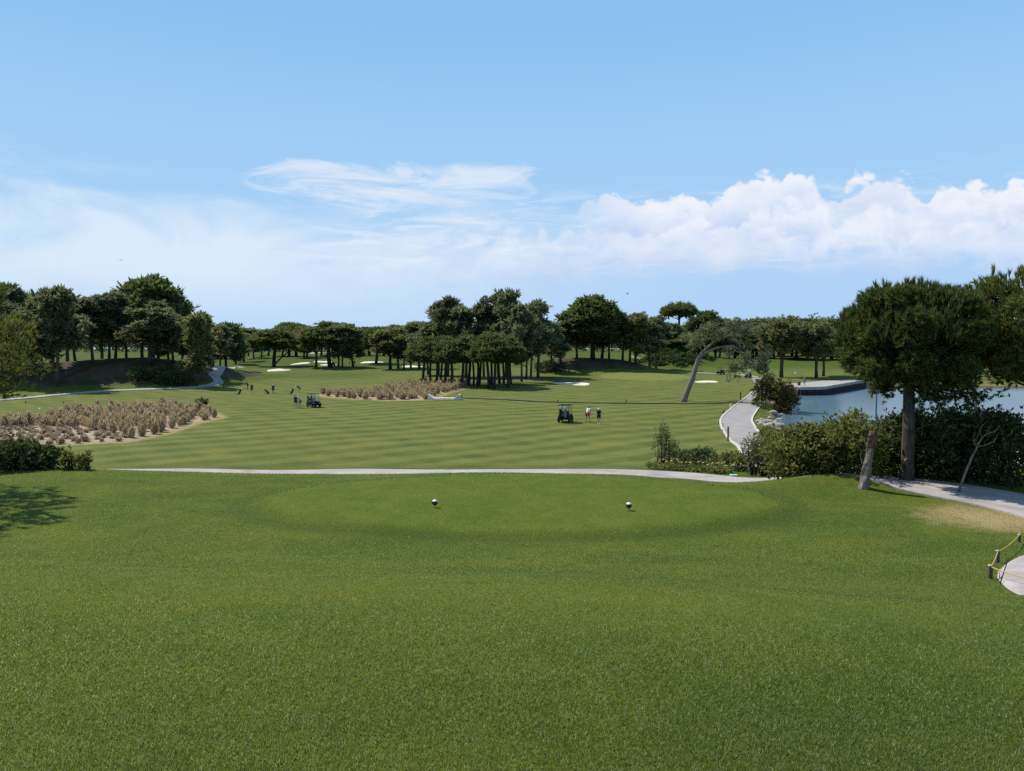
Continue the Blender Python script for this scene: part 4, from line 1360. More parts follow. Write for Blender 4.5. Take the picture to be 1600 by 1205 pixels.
# ------------------------------------------------------------------ shrubs and hedges
def shrub(name, label, blobs, mat, per_m2, L, W, seed, cat='shrub', stems=True, group=None, up=0.4, stem_mat='bark_dark', loc=None, spread=0.9):
    """blobs: world (x, y, z_above_ground, rx, ry, rz)"""
    g = np.random.default_rng(seed); random.seed(seed)
    x0 = sum(b[0] for b in blobs) / len(blobs); y0 = sum(b[1] for b in blobs) / len(blobs)
    base = on(x0, y0) if loc is None else Vector(loc)
    root = empty(name, base, 0, label, cat, group)
    pads = []; tb = MB()
    for (x, y, z, rx, ry, rz) in blobs:
        c = Vector((x - base.x, y - base.y, Hs(x, y) + z - base.z))
        pads.append((c, (rx, ry, rz)))
        # small knots of leaves make the outline uneven
        for _ in range(10):
            p = Vector(unit(g.normal(0, 1, 3))); p.z = abs(p.z) if g.random() < 0.8 else p.z
            k = 0.22 + 0.12 * g.random()
            pads.append((c + Vector((p.x * rx, p.y * ry, p.z * rz)), (rx * k, ry * k, rz * k)))
        if stems:
            for _ in range(5):
                f = Vector((c.x + g.normal(0, rx * 0.25), c.y + g.normal(0, ry * 0.25), Hs(x, y) - base.z - 0.05))
                e = c + Vector((g.normal(0, rx * 0.55), g.normal(0, ry * 0.5), rz * g.uniform(0.2, 0.95)))
                tb.tube(bent(f, e, 4, 0.12, g), [0.035, 0.028, 0.02, 0.014, 0.005], 5, cap=False)
    if stems:
        for (x, y, *_r) in blobs: tb.tube([(0, 0, -0.12), (x - base.x, y - base.y, Hs(x, y) - base.z - 0.1)], 0.03, 5)
    V = pads_to_sprays(pads, g, per_m2, L, W, 3, up, spread)
    link('foliage', soup('foliage', V, M[mat]), None, root)
    if stems: tb.build('stems', M[stem_mat], root, smooth=True)
    return root


def row(pts, back=0.0):
    """(u, v_base, v_top, width_px[, depth]) in the photograph -> blobs on the ground"""
    out = []
    for p in pts:
        u, vb, vt, w = p[:4]
        gpt = G(u, vb); s = gpt.y / F
        hgt = (vb - vt) * s; r = w / 2 * s
        d = p[4] if len(p) > 4 else r
        out.append((gpt.x, gpt.y + d * 0.6 + back, hgt * 0.44, r, d, hgt * 0.44))
    return out


shrub('hedge', 'long leafy green hedge between the lawn and the lake, left of the pine trunk',
      row([(1222, 745, 668, 60, 0.8), (1252, 745, 656, 62, 0.8), (1285, 747, 652, 66, 0.85), (1318, 749, 648, 66, 0.85), (1350, 751, 645, 66, 0.9), (1384, 752, 642, 66, 0.9), (1420, 750, 644, 60, 0.9), (1302, 741, 646, 90, 0.9), (1365, 744, 640, 90, 0.9)], 0.75),
      'hedge_leaf', 270, 0.095, 0.055, 61, 'hedge')
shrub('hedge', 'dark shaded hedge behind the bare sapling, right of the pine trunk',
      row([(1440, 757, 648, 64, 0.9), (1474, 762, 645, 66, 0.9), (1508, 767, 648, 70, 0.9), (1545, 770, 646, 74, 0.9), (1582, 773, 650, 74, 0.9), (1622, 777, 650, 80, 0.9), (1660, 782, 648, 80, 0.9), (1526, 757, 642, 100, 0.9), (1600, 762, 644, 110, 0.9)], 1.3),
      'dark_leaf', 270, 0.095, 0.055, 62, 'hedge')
shrub('autumn_bush', 'rounded ochre and green bush on the lake bank beside the road',
      [(x, y, z - Hs(x, y), r, r, rz) for (x, y, z, r, rz) in ((37.0, 107.0, 1.9, 1.5, 1.6), (38.8, 106.0, 1.6, 1.5, 1.6), (36.8, 106.0, 0.4, 1.5, 1.5), (38.6, 105.0, 0.2, 1.6, 1.5), (40.1, 106.0, 0.3, 1.2, 1.5), (37.8, 104.6, -0.6, 1.5, 0.9))],
      'autumn_leaf', 34, 0.30, 0.15, 63)
shrub('upright_shrub', 'tall thin shrub with pale leaves standing alone beside the white path',
      row([(1033, 728, 668, 26, 0.4), (1046, 727, 672, 28, 0.4), (1038, 728, 656, 20, 0.35), (1055, 727, 690, 18, 0.3), (1048, 729, 700, 26, 0.4)]), 'pale_leaf', 95, 0.10, 0.05, 64)
shrub('low_bush', 'low dark bush beside the tall pale-leaved shrub', row([(1078, 732, 704, 26, 0.5), (1096, 733, 702, 30, 0.5), (1114, 734, 702, 30, 0.5)], 0.5), 'dark_leaf', 170, 0.11, 0.05, 65)
shrub('low_bush', 'small green bush between the low dark bush and the hedge', row([(1138, 737, 706, 28, 0.5), (1158, 739, 708, 28, 0.5), (1172, 741, 714, 24, 0.5)], 0.5), 'hedge_leaf', 150, 0.10, 0.05, 66)
shrub('gnarled_shrub', 'gnarled pale-leaved shrub with dark crooked stems at the hedge end', row([(1176, 744, 676, 26, 0.4), (1196, 745, 680, 30, 0.4), (1206, 746, 700, 30, 0.5), (1184, 743, 690, 30, 0.4)]), 'pale_leaf', 60, 0.10, 0.05, 67)
shrub('round_bush', 'dark glossy bush at the left edge of the near lawn', row([(-14, 738, 692, 56, 0.7), (14, 737, 689, 52, 0.7), (40, 736, 697, 46, 0.7), (58, 734, 698, 36, 0.6), (68, 733, 704, 24, 0.5)]), 'dark_leaf', 200, 0.13, 0.06, 68)
shrub('twiggy_shrub', 'thin twiggy shrub right of the dark glossy bush, nearer to it', row([(96, 735, 710, 20, 0.3), (104, 735, 704, 14, 0.25)]), 'hedge_leaf', 60, 0.11, 0.045, 69)
shrub('twiggy_shrub', 'thin twiggy shrub at the left start of the white path', row([(122, 735, 710, 16, 0.3), (132, 735, 706, 10, 0.2)]), 'hedge_leaf', 60, 0.11, 0.045, 70)
shrub('fairway_shrub', 'lone small dark green shrub just above the left tussock bed', row([(312, 636, 622, 10, 0.5), (320, 636, 625, 9, 0.5)]), 'dark_leaf', 45, 0.25, 0.12, 71)
shrub('bank_bush', 'dark leafy bush under the trees right of the centre grove', [(on(8.2 + i * 2.2, 197).x, 197 + (i % 2), 1.0, 1.8, 1.6, 1.5) for i in range(3)], 'dark_leaf', 20, 0.4, 0.2, 72)
shrub('bank_bush', 'low dark bush on the shaded mound slope at far left', [(-74 + i * 2.6, 146 + (i % 2) * 2, 0.7, 1.9, 1.6, 1.4) for i in range(4)], 'dark_leaf', 20, 0.4, 0.2, 73)
shrub('ground_cover', 'flowering ground cover between the white path and the low dark bush', row([(1030 + 12 * i, 738 + 0.9 * i, 729 + 0.9 * i, 18, 0.5) for i in range(11)], 0.9), 'hedge_leaf', 130, 0.08, 0.045, 74, cat='plants', stems=False)
gcr = bpy.data.objects['ground_cover']
for i in range(16):
    fp = G(1026 + 8.2 * i + random.uniform(-3, 3), 734 + 0.62 * i + random.uniform(-3, 2)) + Vector((0, 1.0, 0.22 + random.uniform(0, 0.06)))
    mb = MB()
    for k in range(6):
        a = k * 1.047
        mb.ball((0.03 * math.cos(a), 0.03 * math.sin(a), 0), (0.026, 0.026, 0.012), 6, 4)
    mb.ball((0, 0, 0.008), (0.018, 0.018, 0.014), 6, 4)
    mb.build('flower', M['flower'], gcr, smooth=True, loc=fp - gcr.location)
# scrub that covers the mound behind the green
g = np.random.default_rng(5)
blobs = []
for i in range(40):
    x = 50 + g.normal(0, 5); y = 232 + g.normal(0, 5)
    blobs.append((x, y, 0.25, 1.6, 1.6, 0.7))
shrub('mound_scrub', 'bright green scrub covering the rounded mound behind the green', blobs, 'scrub', 7, 0.5, 0.28, 75, cat='scrub', stems=False)


# ------------------------------------------------------------------ tussocks
def tussock_mesh(seed, n, h, r, w, mat):
    g = np.random.default_rng(seed)
    a = g.uniform(0, 2 * pi, n); lean = g.uniform(0.0, 1.0, n) ** 0.7
    L = h * (1 - 0.62 * lean ** 2.2) * g.uniform(0.75, 1.1, n)
    rb = g.uniform(0, r * 0.5, n) * (0.3 + lean)
    ca, sa = np.cos(a), np.sin(a)
    b = np.stack([ca * rb, sa * rb, np.full(n, -0.03)], 1)
    out = r * lean * g.uniform(0.75, 1.15, n)
    tip = np.stack([ca * out, sa * out, L], 1)
    mid = np.stack([ca * (rb * 0.5 + out * 0.38), sa * (rb * 0.5 + out * 0.38), L * 0.66], 1)
    s = np.stack([-sa, ca, np.zeros(n)], 1) * w
    V = np.empty((n, 4, 3))
    V[:, 0] = b - s * 0.4; V[:, 1] = mid - s * 0.6; V[:, 2] = tip; V[:, 3] = mid + s * 0.6
    return soup('dry_tussock', V, mat)


TUS = [tussock_mesh(100 + i, 230, 1.2, 0.50, 0.06, M['tussock']) for i in range(4)]
SCR = [tussock_mesh(120 + i, 110, 0.5, 0.42, 0.07, M['tussock_grey']) for i in range(3)]


def plant_tussock(p, sc, kind, lab, grp, cat='ornamental grass', name='dry_tussock'):
    me = kind[random.randrange(len(kind))]
    o = link(name, me, None, None, p)
    o.rotation_euler = (0, 0, random.uniform(0, 6.28))
    o.scale = (sc * random.uniform(1.0, 1.5),) * 2 + (sc * random.uniform(0.7, 1.05),)
    tag(o, lab, cat, grp)


def fill_bed(poly, spacing, acc, seed):
    g = np.random.default_rng(seed)
    p = np.array(poly)
    pts = []
    for _ in range(9000):
        x, y = g.uniform(p[:, 0].min(), p[:, 0].max()), g.uniform(p[:, 1].min(), p[:, 1].max())
        if poly_sd(poly, np.array([x]), np.array([y]))[0] > -0.4 or not acc(x, y): continue
        sp = spacing(x, y) if callable(spacing) else spacing
        if all((x - a) ** 2 + (y - b) ** 2 > sp * sp for a, b in pts): pts.append((x, y))
    return pts


def uv_of(x, y):
    z = Hs(x, y)
    c, s = math.cos(PITCH), math.sin(PITCH)
    yy, zz = y, z - CAM_Z
    f = yy * c - zz * s; up = yy * s + zz * c
    return 800 + F * x / f, 602.5 - F * up / f


random.seed(3)
front = lambda x, y: uv_of(x, y)[1] > np.interp(uv_of(x, y)[0], [0, 60, 130, 200, 250], [668, 670, 672, 684, 700])
for x, y in fill_bed(BED_L, lambda x, y: 1.22 if uv_of(x, y)[0] < 140 else 1.32, lambda x, y: not front(x, y), 31):
    u, v = uv_of(x, y)
    lab = 'tan tussock of dry grass at the right end of the sandy left bed' if u > 270 else ('tan tussock of dry grass standing in bare sand in the middle of the left bed' if u > 150 else 'tan tussock of dry grass in the crowded far-left part of the sandy bed')
    plant_tussock(on(x, y, 0.05), random.uniform(0.9, 1.4), TUS, lab, 'tussocks in the left bed')
for x, y in fill_bed(BED_L, 0.95, front, 32):
    plant_tussock(on(x, y, 0.05), random.uniform(0.8, 1.2), SCR, 'short grey-brown withered plant along the front edge of the left sandy bed', 'withered plants in the left bed', 'plant', 'withered_plant')
for x, y in fill_bed(BED_R, 1.5, lambda x, y: True, 33):
    u, v = uv_of(x, y)
    lab = 'tan tussock of dry grass in the narrow row just right of the left golf cart' if u < 580 else ('tan tussock of dry grass in the wide bed left of the white footbridge' if u < 690 else 'tan tussock of dry grass beneath the low stone pines')
    plant_tussock(on(x, y, 0.05), random.uniform(1.0, 1.5), TUS, lab, 'tussocks in the centre bed')
#__PART3__

# ------------------------------------------------------------------ tee markers
for u, v, side in ((679.5, 794, 'left'), (982.5, 798, 'right')):
    p = G(u, v, tmin=12)
    root = empty('tee_marker', p, 0, 'glossy black tee marker ball with white top, %s of the pair on the tee' % ('left' if side == 'left' else 'right'), 'tee marker', 'tee markers on the lower tee')
    mb = MB(); mb.ball((0, 0, 0.115), 0.066, 20, 14, 0.34, 1.0)
    mb.build('ball', M['gloss_black'], root, smooth=True)
    mb = MB(); mb.ball((0, 0, 0.117), 0.066, 20, 6, 0.0, 0.345)
    mb.build('cap', M['white'], root, smooth=True)
    mb = MB(); mb.tube([(0, 0, -0.03), (0, 0, 0.055)], [0.006, 0.009], 8)
    mb.build('spike', M['gloss_black'], root, smooth=True)

# ------------------------------------------------------------------ posts and rope
posts = []
for u, v, vt, w, lab in ((1547, 905, 883, 7, 'weathered grey rope post nearest the corner of the pinkish path'), (1558.5, 880, 860, 6, 'grey rope post with a pale top, middle of the roped row'),
                         (1592, 848, 836, 5, 'short brown rope post farthest along the roped row')):
    p = G(u, v, tmin=9.5); s = p.y / F; h = (v - vt) * s
    root = empty('rope_post', p, 0.2, lab, 'post', 'rope posts by the path')
    mb = MB(); mb.lathe([(w / 2 * s, -0.1), (w / 2 * s, h * 0.93)], n=12)
    mb.build('shaft', M['wood_grey'], root, smooth=True)
    mb = MB(); mb.lathe([(w / 2 * s + 0.002, h * 0.93), (w / 2 * s, h), (0.001, h + 0.004)], n=12)
    mb.build('post_top', M['wood_pale'], root, smooth=True)
    posts.append((p, h, w / 2 * s))


def catenary(a, b, sag, n=10):
    return [a.lerp(b, i / n) - Vector((0, 0, sag * 4 * (i / n) * (1 - i / n))) for i in range(n + 1)]


mb = MB()
tops = [p + Vector((0, 0, h * 0.86)) for p, h, r in posts]
far_end = at(1625, 918, posts[0][0].y - 1.0)
path_pts = catenary(Vector((far_end.x, far_end.y, Hs(far_end.x, far_end.y) + 0.16)), tops[0], 0.02) + catenary(tops[0], tops[1], 0.03)[1:] + catenary(tops[1], tops[2], 0.03)[1:]
path_pts += [tops[2] + Vector((0.25, 0.35, -0.02))]
mb.tube(path_pts, 0.008, 7)
ro = mb.build('boundary_rope', M['rope'], None, smooth=True)
tag(ro, 'yellow-orange rope strung low between the posts around the path corner', 'rope')
p = G(1562, 913, tmin=9.5); e = at(1576, 872, p.y + 0.25)
mb = MB(); mb.tube([p + Vector((0, 0, -0.02)), p.lerp(e, 0.5), e], [0.009, 0.008, 0.006], 6)
mb.build('dark_stake', M['black'], None, smooth=True)
tag(bpy.data.objects['dark_stake'], 'thin dark rod leaning up from the pinkish path edge', 'stake')

# ------------------------------------------------------------------ dead stump, sapling
p = G(1350, 763, tmin=12); s = p.y / F
root = empty('dead_stump', p, 0, 'gnarled dead trunk with a broken reddish top before the hedge', 'tree stump')
q = lambda u, v, d=0: Vector(((u - 1350) * s, d, (763 - v) * s))
random.seed(12)
mb = MB(); mb.tube([q(1349, 765), q(1350, 758), q(1352, 745), q(1353, 734), q(1355, 722), q(1357, 710), q(1358, 700)], [0.155, 0.12, 0.105, 0.118, 0.095, 0.09, 0.098], 11, wob=0.22)
mb.build('trunk', M['bark_pale'], root)
mb = MB(); mb.tube([q(1358, 700), q(1361, 692), q(1363, 684), q(1360, 677), q(1357, 675)], [0.098, 0.115, 0.12, 0.09, 0.03], 11, wob=0.2)
mb.tube([q(1358, 703), q(1366, 694), q(1369, 688)], [0.05, 0.045, 0.02], 7, wob=0.2)
mb.build('broken_top', M['bark_red'], root)
mb = MB()
for pts in (((1352, 730), (1346, 724), (1343, 712), (1345, 704)), ((1351, 738), (1345, 736), (1341, 728)), ((1357, 708), (1352, 698), (1349, 690), (1350, 682))):
    mb.tube([q(*a) for a in pts], [0.016, 0.012, 0.008, 0.004][:len(pts)], 5)
mb.build('dead_twigs', M['bark_pale'], root)

p = G(1497, 771, tmin=12); s = p.y / F
root = empty('bare_sapling', p, 0, 'leafless pale sapling leaning right in front of the dark hedge', 'sapling')
q = lambda u, v, d=0.0: Vector(((u - 1497) * s, d, (771 - v) * s))
mb = MB()
mb.tube([q(1496.5, 773), q(1506, 743), q(1517, 714), q(1525, 698)], [0.034, 0.03, 0.027, 0.024], 8, wob=0.05)
mb.build('trunk', M['bark_pale'], root, smooth=True)
mb = MB()
for pts, r in ((((1525, 698), (1530, 689), (1532, 681), (1540, 676), (1550, 674), (1558, 668), (1562, 664)), 0.019), (((1525, 698), (1537, 696), (1546, 691), (1552, 684), (1554, 678)), 0.017),
               (((1525, 698), (1521, 690), (1518, 682), (1518, 675)), 0.014), (((1532, 681), (1530, 672), (1532, 664), (1537, 658)), 0.011), (((1540, 676), (1546, 668), (1548, 660)), 0.008),
               (((1550, 674), (1556, 673), (1563, 670)), 0.006), (((1521, 690), (1526, 684), (1527, 676)), 0.008), (((1546, 691), (1550, 692), (1555, 688)), 0.006)):
    mb.tube([q(u, v, 0.06 * math.sin(i + r * 99)) for i, (u, v) in enumerate(pts)], [r * (1 - 0.7 * i / (len(pts) - 1)) for i in range(len(pts))], 6)
mb.build('branches', M['bark_pale'], root, smooth=True)

# ------------------------------------------------------------------ stakes along the road and fairway
def post(name, u, v, vt, wpx, mat, lab, cat, grp=None, top=None, lean=0.0):
    p = G(u, v, tmin=30); s = p.y / F; h = max(0.12, (v - vt) * s); r = wpx / 2 * s
    root = empty(name, p, 0, lab, cat, grp)
    mb = MB(); mb.lathe([(r, -0.15), (r, h * 0.9), (r * 0.75, h), (0.001, h + 0.01)], n=10)
    o = mb.build('shaft', mat, root, smooth=True)
    if top:
        mb = MB(); mb.lathe([(r + 0.006, h * 0.80), (r + 0.006, h * 0.90), (r * 0.75 + 0.006, h + 0.008), (0.001, h + 0.02)], n=10)
        mb.build('band', top, root, smooth=True)
    root.rotation_euler = (0, lean, 0)
    return root


post('road_post', 1137.5, 690, 667, 3.0, M['wood'], 'tallest brown wooden post, at the near bend of the lake road', 'post')
post('road_post', 1157, 626, 613, 2.2, M['wood'], 'slender dark post on the grass beside the far stretch of the road', 'post')
post('marker_peg', 1122, 664, 656, 2.2, M['wood_pale'], 'pale peg standing alone left of the road bend', 'peg', 'pegs along the road')
post('marker_peg', 1129, 668, 661, 1.8, M['wood_pale'], 'thin pale peg between the lone peg and the tall brown post', 'peg', 'pegs along the road')
post('marker_peg', 1128, 680, 671, 2.8, M['wood_pale'], 'thick pale peg just left of the tall brown post', 'peg', 'pegs along the road')
post('marker_peg', 1141.5, 637, 631, 1.8, M['white'], 'white peg below the dark ditch end near the road', 'peg', 'pegs along the road')
post('marker_peg', 1149, 633, 628, 2.2, M['wood'], 'short brown peg right of the white peg by the road', 'peg', 'pegs along the road')
post('marker_peg', 1130.5, 646, 641, 2.2, M['wood'], 'short brown peg in the shadow line of the leaning tree', 'peg', 'pegs along the road')
post('marker_peg', 1172, 612, 608, 1.6, M['wood'], 'right one of two tiny brown pegs above the far road', 'peg', 'pegs along the road')
post('marker_peg', 1176, 611, 608, 1.6, M['wood'], 'left one of two tiny brown pegs above the far road', 'peg', 'pegs along the road')
bpy.data.objects['marker_peg.006']['label'] = 'left one of two tiny brown pegs above the far road'
bpy.data.objects['marker_peg.007']['label'] = 'right one of two tiny brown pegs above the far road'
post('ditch_stake', 721.5, 621, 617, 1.6, M['wood'], 'short dark stake at the right end of the white footbridge', 'stake', 'stakes along the ditch')
post('ditch_stake', 871.5, 629, 624, 1.6, M['wood'], 'short dark stake at the ditch above the right golf cart', 'stake', 'stakes along the ditch')
post('ditch_stake', 977, 630, 624, 2.0, M['wood'], 'dark leaning stake at the ditch right of the walking golfer', 'stake', 'stakes along the ditch', lean=0.35)
post('fairway_stake', 40, 631, 627, 1.4, M['wood'], 'left of two small dark stakes below the left path', 'stake', 'stakes below the left path')
post('fairway_stake', 99.5, 631, 628, 1.4, M['wood'], 'right of two small dark stakes below the left path', 'stake', 'stakes below the left path')


def ball_marker(u, v, r, lab):
    p = G(u, v, tmin=30)
    root = empty('yardage_marker', p, 0, lab, 'yardage marker')
    mb = MB(); mb.lathe([(r * 1.3, -0.02), (r * 1.3, 0.04), (r * 0.5, 0.05)], n=12); mb.build('foot', M['white_conc'], root, smooth=True)
    mb = MB(); mb.ball((0, 0, r + 0.03), r, 12, 8); mb.build('ball', M['white'], root, smooth=True)


ball_marker(62, 641, 0.11, 'small white ball marker on the grass above the left tussock bed')
ball_marker(1243, 584, 0.22, 'small white ball marker on the far grass behind the quay')
# small turquoise sign plate in the ground cover
p = G(1146, 745, tmin=15)
root = empty('bed_sign', p, 0, 'small turquoise and white plate lying by the ground cover', 'plate')
mb = MB(); mb.box((0, 0, 0.06), (0.27, 0.10, 0.03), Matrix.Rotation(0.3, 3, 'X')); mb.build('plate', M['turquoise'], root, bevel=0.006)
mb = MB(); mb.box((0, 0.01, 0.02), (0.2, 0.05, 0.09)); mb.build('foot', M['white_conc'], root)
# thin blue-grey pole in the lake behind the hedge
p = Vector(((1370.5 - 800) / F * 66, 66, -2.6)); top = at(1370.5, 612, 66)
root = empty('lake_pole', p, 0, 'thin blue-grey metal pole standing in the lake behind the hedge', 'pole')
mb = MB(); mb.lathe([(0.085, 0), (0.085, top.z - p.z)], n=10); mb.build('shaft', M['pole_blue'], root, smooth=True)
mb = MB(); mb.ball((0, 0, top.z - p.z), 0.11, 10, 6); mb.build('pole_cap', M['pole_blue'], root, smooth=True)
# dry reed stem above the hedge
p = G(1532, 758, tmin=15); s = p.y / F
mb = MB(); mb.tube([Vector((0, 0, 0)), Vector((0.03, 0.4, 1.5)), Vector((-0.02, 0.5, (758 - 628) * s))], [0.012, 0.009, 0.004], 5)
o = mb.build('dry_reed', M['bark'], None, smooth=True, loc=p); tag(o, 'single dry stem poking above the dark hedge', 'stem')

# ------------------------------------------------------------------ footbridge over the ditch
pa, pb2 = G(676, 625), G(712, 625)
c = (pa + pb2) / 2; W2 = (pb2 - pa).length
root = empty('footbridge', Vector((c.x, c.y + 0.6, c.z)), 0, 'small white concrete footbridge over the ditch at the end of the tussock bed', 'footbridge')
mb = MB(); mb.box((0, 0, 0.16), (W2, 1.5, 0.24)); mb.build('deck', M['white_conc'], root, bevel=0.02)
mb = MB(); mb.box((0, -1.2, 0.02), (W2 * 0.8, 0.9, 0.16)); mb.build('approach_slab', M['sand_brown'], root)
for sx in (-1, 1):
    mb = MB()
    xa = sx * (W2 / 2 + 0.75)
    prof = [(0, -0.2), (0, 0.78), (0.22, 0.86), (0.50, 0.62), (0.95, 0.22), (0.95, -0.2)]
    for yy in (-0.85, 0.75):
        mb.v += [Vector((xa - sx * a, yy - a * 0.35, b)) for a, b in prof]
    k6 = len(prof)
    mb.f = [list(range(k6)), [k6 + k for k in range(k6)][::-1]] + [[k, k6 + k, k6 + (k + 1) % k6, (k + 1) % k6] for k in range(k6)]
    mb.build('parapet', M['white_conc'], root, bevel=0.03)

# ------------------------------------------------------------------ quay
def quay():
    root = empty('timber_quay', Vector((0, 0, 0)), 0, 'dark timber quay with pale concrete edge on the far side of the lake', 'quay')
    edge = [(55.2, 147), (56.5, 144.6), (61.5, 145.4), (76, 164.0), (83, 173)]
    back = [(83, 177), (71, 168.5), (61, 157.5), (54.2, 150.5)]
    zt = [0.42, 0.42, 0.45, 0.62, 0.62]
    # deck slab
    mb = MB()
    top = [Vector((x, y, z)) for (x, y), z in zip(edge, zt)] + [Vector((x, y, 0.66)) for x, y in back]
    n = len(top)
    mb.v = [p for p in top] + [Vector((p.x, p.y, p.z - 0.35)) for p in top]
    mb.f = [list(range(n))] + [[n + k for k in range(n)][::-1]] + [[k, n + k, n + (k + 1) % n, (k + 1) % n] for k in range(n)]
    mb.build('deck', M['concrete'], root)
    mb = MB(); mp = MB()
    for i in range(len(edge) - 1):
        a, b = Vector((*edge[i], 0)), Vector((*edge[i + 1], 0))
        d = (b - a); L = d.length; d.normalize(); nrm = Vector((d.y, -d.x, 0))
        za, zb = zt[i], zt[i + 1]
        q = [a + nrm * 0.04, b + nrm * 0.04, b + nrm * 0.30, a + nrm * 0.30]
        zz = [za, zb, zb, za]
        b0 = len(mb.v)
        for dz in (0.06, -0.52):
            for p_, z_ in zip(q, zz): mb.v.append(Vector((p_.x, p_.y, z_ + dz)))
        for f in ((0, 1, 2, 3), (7, 6, 5, 4), (0, 4, 5, 1), (1, 5, 6, 2), (2, 6, 7, 3), (3, 7, 4, 0)): mb.f.append([b0 + k for k in f])
        m = max(2, int(L / 0.42))
        for k in range(m):
            pp = a + d * (L * (k + 0.5) / m) + nrm * 0.16
            mp.tube([(pp.x, pp.y, -3.2), (pp.x, pp.y, za - 0.53 + (zb - za) * k / m)], [0.19, 0.18 + 0.02 * ((k * 7) % 3)], 7)
    mb.build('edge_beam', M['concrete'], root)
    o = mp.build('piling', M['piling'], root, smooth=True)


quay()
p = Vector(((1249 - 800) / F * 150.0, 150.0, 0.45))
root = empty('litter_bin', p, 0, 'small red-brown bin on the quay left of the standing figure', 'bin')
mb = MB(); mb.lathe([(0.26, 0), (0.30, 0.75)], n=14); mb.build('body', M['bark_red'], root, smooth=True)
mb = MB(); mb.lathe([(0.33, 0.75), (0.33, 0.82), (0.001, 0.86)], n=14); mb.build('lid', M['gloss_black'], root, smooth=True)

# ------------------------------------------------------------------ boulders on the bank
random.seed(21)
RK = []
for k in range(5):
    bm = bmesh.new(); bmesh.ops.create_icosphere(bm, subdivisions=3, radius=1)
    off = Vector((k * 7.3, k * 3.1, 1.7))
    for v_ in bm.verts:
        nn = mnoise.noise(v_.co * 0.9 + off) * 0.45 + mnoise.noise(v_.co * 2.3 + off) * 0.18
        v_.co = v_.co * (1 + nn); v_.co.z *= 0.62
    me = bpy.data.meshes.new('boulder'); bm.to_mesh(me); bm.free(); me.materials.append(M['rock'])
    RK.append(me)
rocks = [(1186, 661, .42), (1191, 664, .5), (1196, 662, .62), (1201, 665, .45), (1205, 661, .4), (1208, 667, .6), (1213, 664, .5), (1217, 668, .62), (1212, 659, .35), (1199, 670, .5), (1206, 673, .45),
         (1214, 673, .5), (1207, 647, .65), (1213, 650, .5), (1219, 652, .5), (1223, 649, .45), (1216, 657, .4), (1229, 652, .35), (1190, 657, .3), (1221, 661, .4), (1203, 655, .4)]
for i, (u, v, r) in enumerate(rocks):
    p = G(u, v, tmin=50)
    if p.z < -1.35: p.z = -1.35
    o = link('boulder', RK[i % 5], None, None, p + Vector((0, 0, r * 0.12)))
    o.rotation_euler = (0, 0, i * 1.3); o.scale = (r, r * 0.9, r)
    tag(o, 'pale rounded boulder among the bank stones between the road and the lake' if v > 656 else 'pale boulder at the waterline below the ochre bush', 'boulder', 'boulders on the lake bank')
shrub('bank_weeds', 'brownish low weeds on the bank between the boulders and the ochre bush', [(37.2, 108, 0.2, 1.3, 2.2, 0.45), (38.4, 111, 0.1, 1.3, 2.2, 0.45), (36.3, 105, 0.2, 1.0, 1.5, 0.4)], 'tussock_grey', 22, 0.3, 0.1, 81, cat='weeds', stems=False)
shrub('bank_grass', 'bright green grassy clump at the road edge above the boulders', [(35.0, 103, 0.15, 1.0, 1.8, 0.35), (34.6, 100.5, 0.12, 0.8, 1.3, 0.3)], 'scrub', 40, 0.25, 0.07, 82, cat='grass clump', stems=False, up=1.2)


